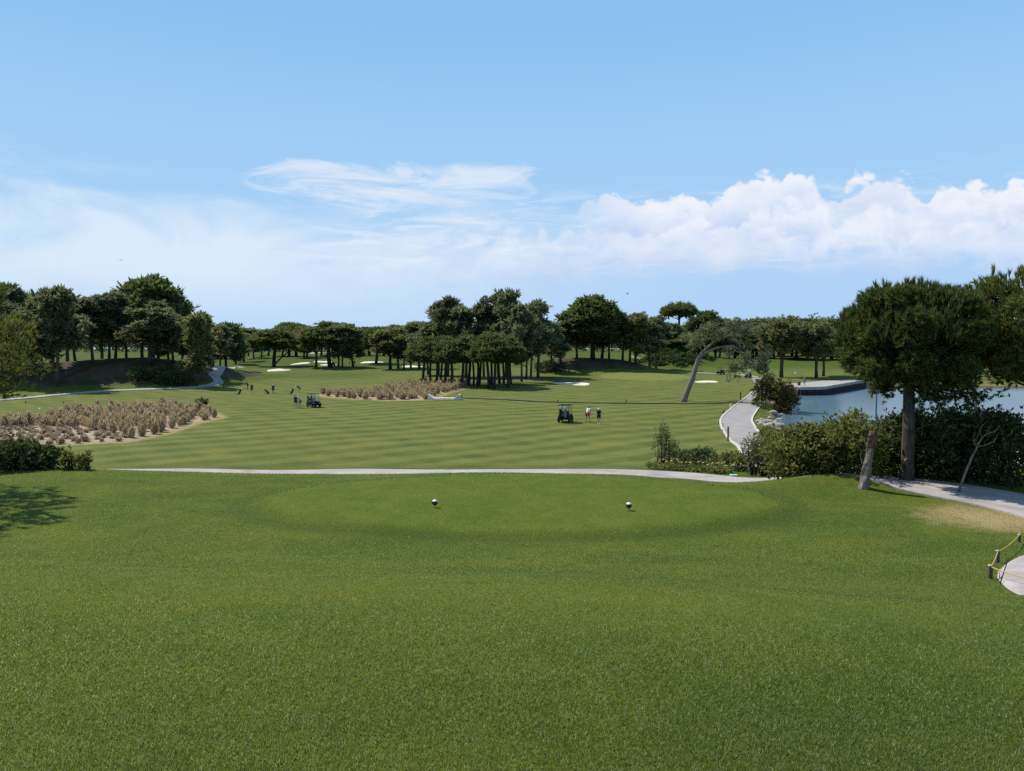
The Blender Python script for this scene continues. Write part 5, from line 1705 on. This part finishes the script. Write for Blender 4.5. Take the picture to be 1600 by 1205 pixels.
# ------------------------------------------------------------------ golf carts
def make_cart(label, loc, rz, roof_mat, group):
    root = empty('golf_cart', loc, rz, label, 'golf cart', group)
    # +y is the front
    mb = MB()
    side = [(-1.12, 0.34), (-1.12, 0.74), (-0.98, 0.80), (-0.62, 0.80), (-0.56, 0.66), (-0.02, 0.66), (0.02, 0.36), (0.52, 0.36), (0.62, 0.72), (0.82, 0.84), (1.08, 0.72), (1.16, 0.50), (1.14, 0.28), (0.0, 0.24)]
    mb.prism(side, (-0.57, 0.57))
    mb.build('body', M['cart'], root, bevel=0.025)
    mb = MB()
    for x, y in ((-0.60, -0.72), (0.60, -0.72), (-0.60, 0.80), (0.60, 0.80)):
        th = [pi * k / 8 for k in range(9)]
        for k in range(8):
            a0, a1 = th[k], th[k + 1]
            b0 = len(mb.v)
            for a_, rr in ((a0, 0.29), (a1, 0.29), (a1, 0.33), (a0, 0.33)):
                for xx in (x - 0.07, x + 0.07): mb.v.append(Vector((xx, y + rr * math.cos(a_), 0.25 + rr * math.sin(a_))))
            mb.f += [[b0, b0 + 1, b0 + 3, b0 + 2], [b0 + 4, b0 + 5, b0 + 7, b0 + 6], [b0 + 2, b0 + 3, b0 + 5, b0 + 4], [b0, b0 + 2, b0 + 4, b0 + 6], [b0 + 1, b0 + 7, b0 + 5, b0 + 3], [b0 + 6, b0 + 7, b0 + 1, b0]]
    mb.build('wheel_arches', M['black'], root)
    for x, y in ((-0.56, -0.72), (0.56, -0.72), (-0.56, 0.80), (0.56, 0.80)):
        Mx = Matrix.Rotation(pi / 2, 3, 'Y')
        mb = MB(); mb.lathe([(0.12, -0.09), (0.21, -0.10), (0.23, -0.06), (0.23, 0.06), (0.21, 0.10), (0.12, 0.09)], (x, y, 0.23), 18, Mx)
        w = mb.build('wheel', M['tyre'], root, smooth=True)
        mb = MB(); mb.lathe([(0.001, -0.085), (0.09, -0.08), (0.125, -0.06), (0.125, 0.06), (0.09, 0.08), (0.001, 0.085)], (x, y, 0.23), 14, Mx)
        mb.build('rim', M['steel'], w, smooth=True)
    mb = MB(); mb.box((0, -0.30, 0.76), (1.08, 0.52, 0.15)); mb.build('seat', M['cart_seat'], root, bevel=0.04)
    mb = MB(); mb.box((0, -0.60, 1.05), (1.08, 0.10, 0.40), Matrix.Rotation(0.18, 3, 'X')); mb.build('backrest', M['cart_seat'], root, bevel=0.04)
    for x in (-0.53, 0.53):
        mb = MB(); mb.tube([(x, 0.84, 0.78), (x, 0.66, 1.30), (x, 0.50, 1.82)], 0.024, 6); mb.build('roof_post', M['black'], root, smooth=True)
        mb = MB(); mb.tube([(x, -0.84, 0.78), (x, -0.86, 1.30), (x, -0.80, 1.82)], 0.024, 6); mb.build('roof_post', M['black'], root, smooth=True)
    mb = MB(); mb.box((0, -0.14, 1.855), (1.20, 1.62, 0.07)); mb.build('roof', roof_mat, root, bevel=0.03)
    mb = MB(); b0 = 0
    mb.v = [Vector(q_) for q_ in ((-0.50, 0.822, 0.86), (0.50, 0.822, 0.86), (0.50, 0.50, 1.78), (-0.50, 0.50, 1.78), (-0.50, 0.81, 0.855), (0.50, 0.81, 0.855), (0.50, 0.488, 1.775), (-0.50, 0.488, 1.775))]
    mb.f = [[0, 1, 2, 3], [7, 6, 5, 4], [0, 4, 5, 1], [1, 5, 6, 2], [2, 6, 7, 3], [3, 7, 4, 0]]
    mb.build('windscreen', M['clear'], root)
    mb = MB(); mb.tube([(-0.26, 0.55, 0.70), (-0.26, 0.30, 1.02)], 0.02, 6)
    Mx = Matrix.Rotation(-0.66, 3, 'X')
    ring = [Vector((-0.26, 0.29, 1.03)) + Mx @ Vector((0.17 * math.cos(2 * pi * k / 14), 0.17 * math.sin(2 * pi * k / 14), 0)) for k in range(15)]
    mb.tube(ring, 0.014, 5, cap=False); mb.build('steering_wheel', M['black'], root, smooth=True)
    for x in (-0.4, 0.4):
        mb = MB(); mb.ball((x, 1.08, 0.60), (0.09, 0.07, 0.06), 10, 7); mb.build('headlight', M['white'], root, smooth=True)
    mb = MB(); mb.box((0, -1.20, 0.55), (1.0, 0.16, 0.06)); mb.tube([(-0.45, -1.12, 0.95), (0.45, -1.12, 0.95)], 0.02, 6); mb.tube([(-0.45, -1.12, 0.70), (-0.45, -1.12, 0.96)], 0.02, 6); mb.tube([(0.45, -1.12, 0.70), (0.45, -1.12, 0.96)], 0.02, 6)
    mb.build('bag_rack', M['black'], root)
    return root


def make_glass():
    m, t, out = new_mat('clear_plastic')
    b = t.n('ShaderNodeBsdfPrincipled')
    b.inputs['Base Color'].default_value = (0.75, 0.80, 0.84, 1); b.inputs['Roughness'].default_value = 0.08
    tr = t.n('ShaderNodeBsdfTransparent'); tr.inputs['Color'].default_value = (0.92, 0.95, 0.97, 1)
    mx = t.n('ShaderNodeMixShader'); mx.inputs[0].default_value = 0.10
    t.put(mx.inputs[1], tr.outputs[0]); t.put(mx.inputs[2], b.outputs[0]); t.put(out.inputs[0], mx.outputs[0])
    return m


M['clear'] = make_glass()


def golf_bag(label, loc, tilt, rz, c_body, group=None, trolley=False, h=0.86):
    name = 'bag_trolley' if trolley else 'golf_bag'
    root = empty(name, loc, rz, label, 'golf trolley' if trolley else 'golf bag', group)
    Mt = Matrix.Rotation(tilt, 3, 'X')
    z0 = 0.16 if trolley else 0.0
    o0 = Vector((0, 0, z0))
    mb = MB(); mb.lathe([(0.001, 0), (0.11, 0.0), (0.125, 0.05), (0.12, 0.4), (0.135, h * 0.85), (0.14, h), (0.115, h), (0.1, h - 0.1)], o0, 14, Mt)
    mb.box(o0 + Mt @ Vector((0, -0.14, 0.30)), (0.18, 0.08, 0.36), Mt)
    mb.build('bag', c_body, root, smooth=False)
    mb = MB()
    for k in range(7):
        a = k * 0.9; r = 0.06
        b_ = o0 + Mt @ Vector((r * math.cos(a), r * math.sin(a), h - 0.15)); e_ = o0 + Mt @ Vector((1.5 * r * math.cos(a), 1.5 * r * math.sin(a), h + 0.16 + 0.03 * (k % 3)))
        mb.tube([b_, e_], 0.008, 5)
        mb.ball(e_ + Mt @ Vector((0.02, 0, 0.01)), (0.04, 0.025, 0.03), 7, 5, M=Mt)
    mb.build('club_heads', M['steel'], root)
    mb = MB()
    for k in range(2):
        a = 1.2 + k * 2.2
        e_ = o0 + Mt @ Vector((0.07 * math.cos(a), 0.07 * math.sin(a), h + 0.24)); mb.tube([o0 + Mt @ Vector((0, 0, h - 0.1)), e_], 0.012, 5); mb.ball(e_, (0.06, 0.05, 0.085), 9, 7, M=Mt)
    mb.build('head_cover', M['white'], root, smooth=True)
    if trolley:
        Mx = Matrix.Rotation(pi / 2, 3, 'Y')
        for x in (-0.28, 0.28):
            mb = MB(); mb.lathe([(0.08, -0.03), (0.15, -0.03), (0.16, 0), (0.15, 0.03), (0.08, 0.03), (0.001, 0.02)], (x, 0.02, 0.16), 16, Mx); mb.build('wheel', M['tyre'], root, smooth=True)
        mb = MB(); mb.tube([(-0.28, 0.02, 0.16), (0.28, 0.02, 0.16)], 0.016, 6)
        hd = o0 + Mt @ Vector((0, 0.17, 0.05)); he = o0 + Mt @ Vector((0, 0.17, 0.95)); mb.tube([hd, he, he + Vector((0, 0.22, 0.12))], 0.018, 6)
        mb.tube([(0, 0.02, 0.16), (0, 0.5, 0.10)], 0.016, 6)
        mb.build('trolley_frame', M['black'], root, smooth=True)
        mb = MB(); mb.lathe([(0.05, -0.02), (0.10, -0.02), (0.10, 0.02), (0.05, 0.02)], (0, 0.52, 0.10), 12, Mx); mb.build('front_wheel', M['tyre'], root, smooth=True)
    return root


def Gp(u, v): return G(u, v, tmin=40)


cg = 'golf carts on the course'
c1 = Gp(883.5, 659.5); r1 = R(-16)
make_cart('black golf cart with open roof beside the golfer in red shorts', c1, r1, M['cart'], cg)
rot = Matrix.Rotation(r1, 3, 'Z')
golf_bag('dark golf bag on the rear rack of the right golf cart', c1 + rot @ Vector((-0.25, -1.18, 0.60)), 0.16, r1, M['cloth_navy'], 'golf bags on carts')
golf_bag('grey golf bag on the rear rack of the right golf cart', c1 + rot @ Vector((0.25, -1.18, 0.60)), 0.16, r1, M['cloth_grey'], 'golf bags on carts')
c2 = Gp(490, 636.5); r2 = R(-142)
make_cart('black golf cart parked beside the pair in pale and black clothes', c2, r2, M['cart'], cg)
rot = Matrix.Rotation(r2, 3, 'Z')
golf_bag('dark golf bag on the rear rack of the left golf cart', c2 + rot @ Vector((-0.25, -1.18, 0.60)), 0.16, r2, M['cloth_black'], 'golf bags on carts')
golf_bag('grey golf bag on the rear rack of the left golf cart', c2 + rot @ Vector((0.25, -1.18, 0.60)), 0.16, r2, M['cloth_grey'], 'golf bags on carts')
make_cart('distant black golf cart with dark roof on the path left of the leaning tree crown', Gp(1126, 585.5), R(15), M['cart'], cg)
make_cart('distant golf cart with white roof near the far end of the lake road', Gp(1169, 590.5), R(150), M['white'], cg)
make_cart('tiny far golf cart between the pine trunks on the open fairway', Gp(518, 572), R(60), M['cart'], cg)


# ------------------------------------------------------------------ people
def skin_mesh(name, verts, edges, radii, mat, root_i=0, sub=1):
    me = bpy.data.meshes.new(name + '_skeleton')
    me.from_pydata([tuple(v) for v in verts], edges, [])
    o = bpy.data.objects.new(name, me)
    COL.objects.link(o)
    md = o.modifiers.new('s', 'SKIN'); md.use_smooth_shade = True
    ly = me.skin_vertices[0].data
    for i, r in enumerate(radii):
        ly[i].radius = r if hasattr(r, '__len__') else (r, r)
        ly[i].use_root = (i == root_i)
    sd = o.modifiers.new('d', 'SUBSURF'); sd.levels = sub; sd.render_levels = sub
    dg = bpy.context.evaluated_depsgraph_get()
    out = bpy.data.meshes.new_from_object(o.evaluated_get(dg))
    bpy.data.objects.remove(o)
    out.name = name
    out.materials.clear(); out.materials.append(mat)
    return out


def person(label, loc, rz, pose, shirt, shorts, cap, shoes, sleeves=True, scale=1.0, long_legs=False, group=None):
    """pose: dict of joints; +y is where the person faces; left is -x"""
    root = empty('person', loc, rz, label, 'person', group)
    root.scale = (scale,) * 3
    J = dict(pelvis=(0, 0, 0.94), waist=(0, 0.01, 1.08), chest=(0, 0.01, 1.28), neck=(0, 0.0, 1.46), head=(0, 0.03, 1.60), crown=(0, 0.02, 1.72),
             shl=(-0.18, 0, 1.40), ell=(-0.24, -0.03, 1.13), wrl=(-0.25, 0.05, 0.88), shr=(0.18, 0, 1.40), elr=(0.24, -0.03, 1.13), wrr=(0.25, 0.05, 0.88),
             hpl=(-0.10, 0, 0.90), knl=(-0.12, 0.03, 0.50), anl=(-0.13, 0.0, 0.09), tol=(-0.15, 0.16, 0.035),
             hpr=(0.10, 0, 0.90), knr=(0.12, 0.03, 0.50), anr=(0.13, 0.0, 0.09), tor=(0.15, 0.16, 0.035))
    J.update(pose)
    J = {k: Vector(v) for k, v in J.items()}
    V, E, Rd, ix = [], [], [], {}

    def add(k, p, r, par=None):
        ix[k] = len(V); V.append(p); Rd.append(r)
        if par is not None: E.append((ix[par], ix[k]))
    add('pelvis', J['pelvis'], (0.14, 0.11)); add('waist', J['waist'], (0.13, 0.10), 'pelvis'); add('chest', J['chest'], (0.155, 0.115), 'waist')
    add('neck', J['neck'], 0.055, 'chest')
    hd = (J['crown'] - J['neck']).normalized()
    add('jaw', J['neck'].lerp(J['head'], 0.55) + Vector((0, 0.012, 0)), (0.062, 0.07), 'neck'); add('head', J['head'], (0.075, 0.092), 'jaw'); add('crown', J['crown'] - hd * 0.03, (0.06, 0.07), 'head')
    for s_, sg in (('l', -1), ('r', 1)):
        add('sh' + s_, J['sh' + s_], 0.06, 'chest'); add('el' + s_, J['el' + s_], 0.042, 'sh' + s_); add('wr' + s_, J['wr' + s_], 0.028, 'el' + s_)
        d = (J['wr' + s_] - J['el' + s_]).normalized()
        sid = d.cross(Vector((sg * 1.0, 0.2, 0))).normalized(); nr = d.cross(sid).normalized()
        palm = J['wr' + s_] + d * 0.055
        add('pa' + s_, palm, (0.036, 0.02), 'wr' + s_)
        for f in range(4):
            b_ = palm + d * 0.04 + sid * ((f - 1.5) * 0.020); L = (0.062, 0.074, 0.070, 0.054)[f]
            add('f%d%s' % (f, s_), b_, 0.009, 'pa' + s_); add('g%d%s' % (f, s_), b_ + d * L * 0.55 + nr * 0.008, 0.008, 'f%d%s' % (f, s_)); add('h%d%s' % (f, s_), b_ + d * L * 0.85 + nr * 0.028, 0.0065, 'g%d%s' % (f, s_))
        tb_ = palm - d * 0.015 + sid * -0.04
        add('t0' + s_, tb_, 0.011, 'pa' + s_); add('t1' + s_, tb_ + d * 0.035 - sid * 0.018 + nr * 0.01, 0.009, 't0' + s_)
        add('hp' + s_, J['hp' + s_], 0.095, 'pelvis'); add('kn' + s_, J['kn' + s_], 0.058, 'hp' + s_)
        add('ca' + s_, J['kn' + s_].lerp(J['an' + s_], 0.35) + Vector((0, -0.015, 0)), 0.056, 'kn' + s_)
        add('an' + s_, J['an' + s_], 0.038, 'ca' + s_); add('to' + s_, J['to' + s_], 0.034, 'an' + s_)
    me = skin_mesh('body', V, E, Rd, M['skin'])
    # a face: nose and ears grow from the same mesh; brows and mouth are shallow
    link('body', me, None, root)
    fwd = Vector((0, 1, 0)) if 'fwd' not in pose else Vector(pose['fwd'])
    mb = MB(); mb.ball(J['head'] + fwd * 0.092 + Vector((0, 0, -0.01)), (0.014, 0.02, 0.022), 7, 5); 
    for sx in (-1, 1): mb.ball(J['head'] + Vector((sx * 0.076, 0, 0)), (0.012, 0.022, 0.032), 7, 5)
    mb.build('face', M['skin'], root, smooth=True)
    mb = MB()
    for sx in (-1, 1): mb.ball(J['head'] + fwd * 0.088 + Vector((sx * 0.03, 0, 0.02)), (0.012, 0.008, 0.008), 6, 4)
    mb.build('eyes', M['hair'], root, smooth=True)
    # clothes: shells that follow the same joints
    S = [J['pelvis'] + Vector((0, 0, 0.02)), J['waist'], J['chest'], J['neck'] - (J['neck'] - J['chest']) * 0.25, J['shl'], J['shl'].lerp(J['ell'], 0.75 if sleeves else 0.4), J['shr'], J['shr'].lerp(J['elr'], 0.75 if sleeves else 0.4)]
    link('shirt', skin_mesh('shirt', S, [(0, 1), (1, 2), (2, 3), (2, 4), (4, 5), (2, 6), (6, 7)], [(0.172, 0.14), (0.158, 0.13), (0.178, 0.14), (0.095, 0.085), 0.085, 0.068, 0.085, 0.068], M[shirt]), None, root)
    kf = 0.80 if not long_legs else 1.0
    P_ = [J['pelvis'], J['hpl'], J['hpl'].lerp(J['knl'], kf), J['hpr'], J['hpr'].lerp(J['knr'], kf)]
    Ed = [(0, 1), (1, 2), (0, 3), (3, 4)]; rr_ = [(0.165, 0.135), 0.115, 0.092, 0.115, 0.092]
    if long_legs:
        P_ += [J['anl'], J['anr']]; Ed += [(2, 5), (4, 6)]; rr_ += [0.062, 0.062]
    link('trousers' if long_legs else 'shorts', skin_mesh('trousers', P_, Ed, rr_, M[shorts]), None, root)
    for s_ in 'lr':
        a, t_ = J['an' + s_], J['to' + s_]
        link('shoe', skin_mesh('shoe', [a + Vector((0, -0.04, -0.045)), a.lerp(t_, 0.5) + Vector((0, 0, -0.015)), t_ + (t_ - a) * 0.25], [(0, 1), (1, 2)], [(0.05, 0.045), (0.048, 0.042), (0.042, 0.032)], M[shoes]), None, root)
    if cap:
        mb = MB(); mb.ball(J['head'] + hd * 0.03, (0.098, 0.112, 0.105), 14, 5, 0.0, 0.52)
        mb.build('cap', M[cap], root, smooth=True)
        mb = MB(); mb.ball(J['head'] + hd * 0.035 + fwd * 0.13, (0.075, 0.085, 0.012), 12, 6); mb.build('cap_peak', M[cap], root, smooth=True)
    mb = MB(); mb.ball(J['head'] + Vector((0, -0.012, 0.012)) - fwd * 0.01, (0.088, 0.100, 0.10), 14, 6, 0.0, 0.60); mb.build('hair', M['hair'], root, smooth=True)
    return root, J


address = dict(pelvis=(0, -0.10, 0.92), waist=(0, -0.04, 1.06), chest=(0, 0.08, 1.25), neck=(0, 0.18, 1.41), head=(0, 0.27, 1.51), crown=(0, 0.32, 1.62), shl=(-0.17, 0.13, 1.34), shr=(0.17, 0.13, 1.34),
               ell=(-0.13, 0.27, 1.10), elr=(0.13, 0.27, 1.10), wrl=(-0.03, 0.36, 0.88), wrr=(0.035, 0.37, 0.84), hpl=(-0.11, -0.09, 0.88), hpr=(0.11, -0.09, 0.88), knl=(-0.18, 0.04, 0.49), knr=(0.18, 0.04, 0.49),
               anl=(-0.23, 0, 0.09), anr=(0.23, 0, 0.09), tol=(-0.26, 0.16, 0.035), tor=(0.26, 0.16, 0.035))
walk = dict(knl=(-0.11, 0.17, 0.52), anl=(-0.11, 0.24, 0.11), tol=(-0.12, 0.40, 0.07), knr=(0.11, -0.02, 0.50), anr=(0.11, -0.24, 0.13), tor=(0.12, -0.10, 0.04), ell=(-0.25, -0.10, 1.14), wrl=(-0.25, -0.06, 0.89), elr=(0.25, 0.06, 1.14), wrr=(0.25, 0.20, 0.93))
stand = {}
hips = dict(ell=(-0.36, -0.06, 1.18), wrl=(-0.21, 0.06, 1.02), elr=(0.36, -0.06, 1.18), wrr=(0.21, 0.06, 1.02))
lean = dict(pelvis=(0, -0.10, 0.92), waist=(0.0, 0.0, 1.06), chest=(0, 0.20, 1.19), neck=(0, 0.36, 1.30), head=(0, 0.47, 1.36), crown=(0, 0.55, 1.45), shl=(-0.18, 0.28, 1.26), shr=(0.18, 0.28, 1.26),
            ell=(-0.18, 0.40, 1.02), elr=(0.18, 0.40, 1.02), wrl=(-0.07, 0.50, 0.80), wrr=(0.07, 0.50, 0.80), hpl=(-0.10, -0.09, 0.88), hpr=(0.10, -0.09, 0.88))


def club(label, J, loc, rz, sc=1.0, group=None):
    root = empty('golf_club', loc, rz, label, 'golf club', group)
    root.scale = (sc,) * 3
    a = (J['wrl'] + J['wrr']) / 2
    a = a + Vector((0, 0.01, 0.05)); d = (Vector((0.05, 0.86, 0.04)) - a)
    if a.z < 0.2: d = Vector((0, 0.3, -0.5))
    e = a + d
    mb = MB(); mb.tube([a, a.lerp(e, 0.25)], 0.014, 6); mb.build('grip', M['black'], root, smooth=True)
    mb = MB(); mb.tube([a.lerp(e, 0.25), e], [0.008, 0.006], 6); mb.build('shaft', M['steel'], root, smooth=True)
    mb = MB(); mb.box(e + Vector((0.03, 0.02, -0.005)), (0.10, 0.03, 0.05)); mb.build('head', M['steel'], root, bevel=0.008)


pa_ = Gp(918.5, 660); o, J = person('golfer in white shirt and red shorts addressing the ball', pa_, R(-40), address, 'cloth_white', 'cloth_red', 'cloth_grey', 'black', scale=1.06)
club('golf club held by the golfer in red shorts', J, pa_, R(-40), 1.06)
person('golfer in black with white cap and white shoes walking right of the red shorts', Gp(935.5, 663), R(170), walk, 'cloth_black', 'cloth_black', 'cloth_white', 'white', scale=0.98)
person('person in black standing left of the pale-shirted player', Gp(462, 637), R(200), stand, 'cloth_black', 'cloth_black', None, 'black', long_legs=False)
pb_ = Gp(468.5, 637.5); o, J = person('player in pale blue shirt stooping beside the left golf cart', pb_, R(150), address, 'cloth_blue', 'cloth_grey', 'cloth_white', 'white')
person('golfer in black shirt, grey trousers and white cap far behind the left cart', Gp(467.5, 615), R(120), dict(lean, chest=(0, 0.10, 1.22)), 'cloth_black', 'cloth_grey', 'cloth_white', 'white')
person('dark-clothed golfer with white cap standing upright between two bag trolleys', Gp(427, 615.5), R(180), stand, 'cloth_black', 'cloth_black', 'cloth_white', 'black')
person('golfer in black standing with hands on hips, left of the far group', Gp(393.5, 615), R(185), hips, 'cloth_black', 'cloth_black', None, 'black')
pc_ = Gp(386.5, 608); o, J = person('white-capped golfer bending forward behind the far group', pc_, R(70), lean, 'cloth_black', 'cloth_black', 'cloth_white', 'black')
tg = 'bag trolleys of the far group'
golf_bag('black bag trolley farthest left of the far golfers', Gp(373, 617), 0.5, R(110), M['cloth_black'], tg, True)
golf_bag('black bag trolley beside the upright golfer', Gp(419.5, 616), -0.75, R(110), M['cloth_black'], tg, True)
golf_bag('black bag trolley left of the grey-trousered golfer', Gp(455, 616), 0.5, R(100), M['cloth_black'], tg, True)
pq = Vector(((1257.5 - 800) / F * 149, 149, 0.45))
person('figure in grey-green clothes and pale hat standing on the quay', pq, R(160), hips, 'cloth_olive', 'cloth_olive', 'cloth_white', 'black', scale=1.0)
person('tiny dark figure among the pine trunks of the open fairway', Gp(554, 571), R(200), stand, 'cloth_black', 'cloth_black', None, 'black')
person('tiny figure in white top left of the dark one on the open fairway', Gp(546, 570.5), R(160), stand, 'cloth_white', 'cloth_black', 'cloth_white', 'black')

# ------------------------------------------------------------------ far white building
def building(u0, u1, Y, zt, lab):
    x0, x1 = (u0 - 800) / F * Y, (u1 - 800) / F * Y
    cx = (x0 + x1) / 2; w = x1 - x0; gz = Hs(cx, Y)
    root = empty('white_building', Vector((cx, Y, gz)), 0, lab, 'building')
    h = zt - gz
    mb = MB(); mb.box((0, 0, h * 0.42), (w, 9, h * 0.84 + 0.4)); mb.build('wall', M['wall_white'], root)
    mb = MB(); mb.prism([(-5.2, h * 0.845), (5.2, h * 0.845), (0, h * 1.15)], (-w / 2 - 0.5, w / 2 + 0.5)); mb.build('roof', M['roof_tile'], root)
    n = max(2, int(w / 4))
    for k in range(n):
        x = -w / 2 + w * (k + 0.5) / n
        mb = MB(); mb.box((x, -4.53, h * 0.45), (1.5, 0.10, 1.5)); wo = mb.build('window', M['white'], root)
        mb = MB(); mb.box((x, -4.60, h * 0.45), (1.3, 0.06, 1.3)); mb.build('pane', M['window_glass'], wo)


building(372, 434, 520, at(0, 533, 520).z, 'long low white building far behind the leftmost fairway trees')
building(478, 496, 520, at(0, 536, 520).z, 'small white building glimpsed between the middle fairway trees')

# ------------------------------------------------------------------ birds
def bird(u, v, Y, span, lab, bank=0.0):
    root = empty('bird', at(u, v, Y), 0.4, lab, 'bird')
    root.rotation_euler = (bank, 0, 0.4)
    mb = MB()
    for a in range(1): mb.lathe([(0.001, -0.32), (0.05, -0.24), (0.085, 0.0), (0.06, 0.16), (0.045, 0.24), (0.001, 0.33)], (0, 0, 0), 8, Matrix.Rotation(-pi / 2, 3, 'X'))
    h = span / 2
    for sx in (-1, 1):
        b0 = len(mb.v)
        prof = [(0.03, 0.12, -0.14, 0.02), (0.45, 0.20, -0.10, 0.14), (1.0, 0.0, -0.06, 0.05)]
        for t_, yf, yb, z in prof:
            mb.v += [Vector((sx * h * t_, yf, z)), Vector((sx * h * t_, yb, z)), Vector((sx * h * t_, (yf + yb) / 2, z - 0.018))]
        for k in range(2):
            a0, a1 = b0 + 3 * k, b0 + 3 * k + 3
            mb.f += [[a0, a0 + 1, a1 + 1, a1], [a0 + 1, a0 + 2, a1 + 2, a1 + 1], [a0 + 2, a0, a1, a1 + 2]]
    mb.build('body', M['black'], root, smooth=True)


bird(188.5, 407, 150, 0.95, 'small dark bird gliding in the pale sky above the left mound', 0.0)
bird(980.5, 459, 150, 0.5, 'tiny dark bird in the sky above the bank behind the green', 0.5)
print('done')
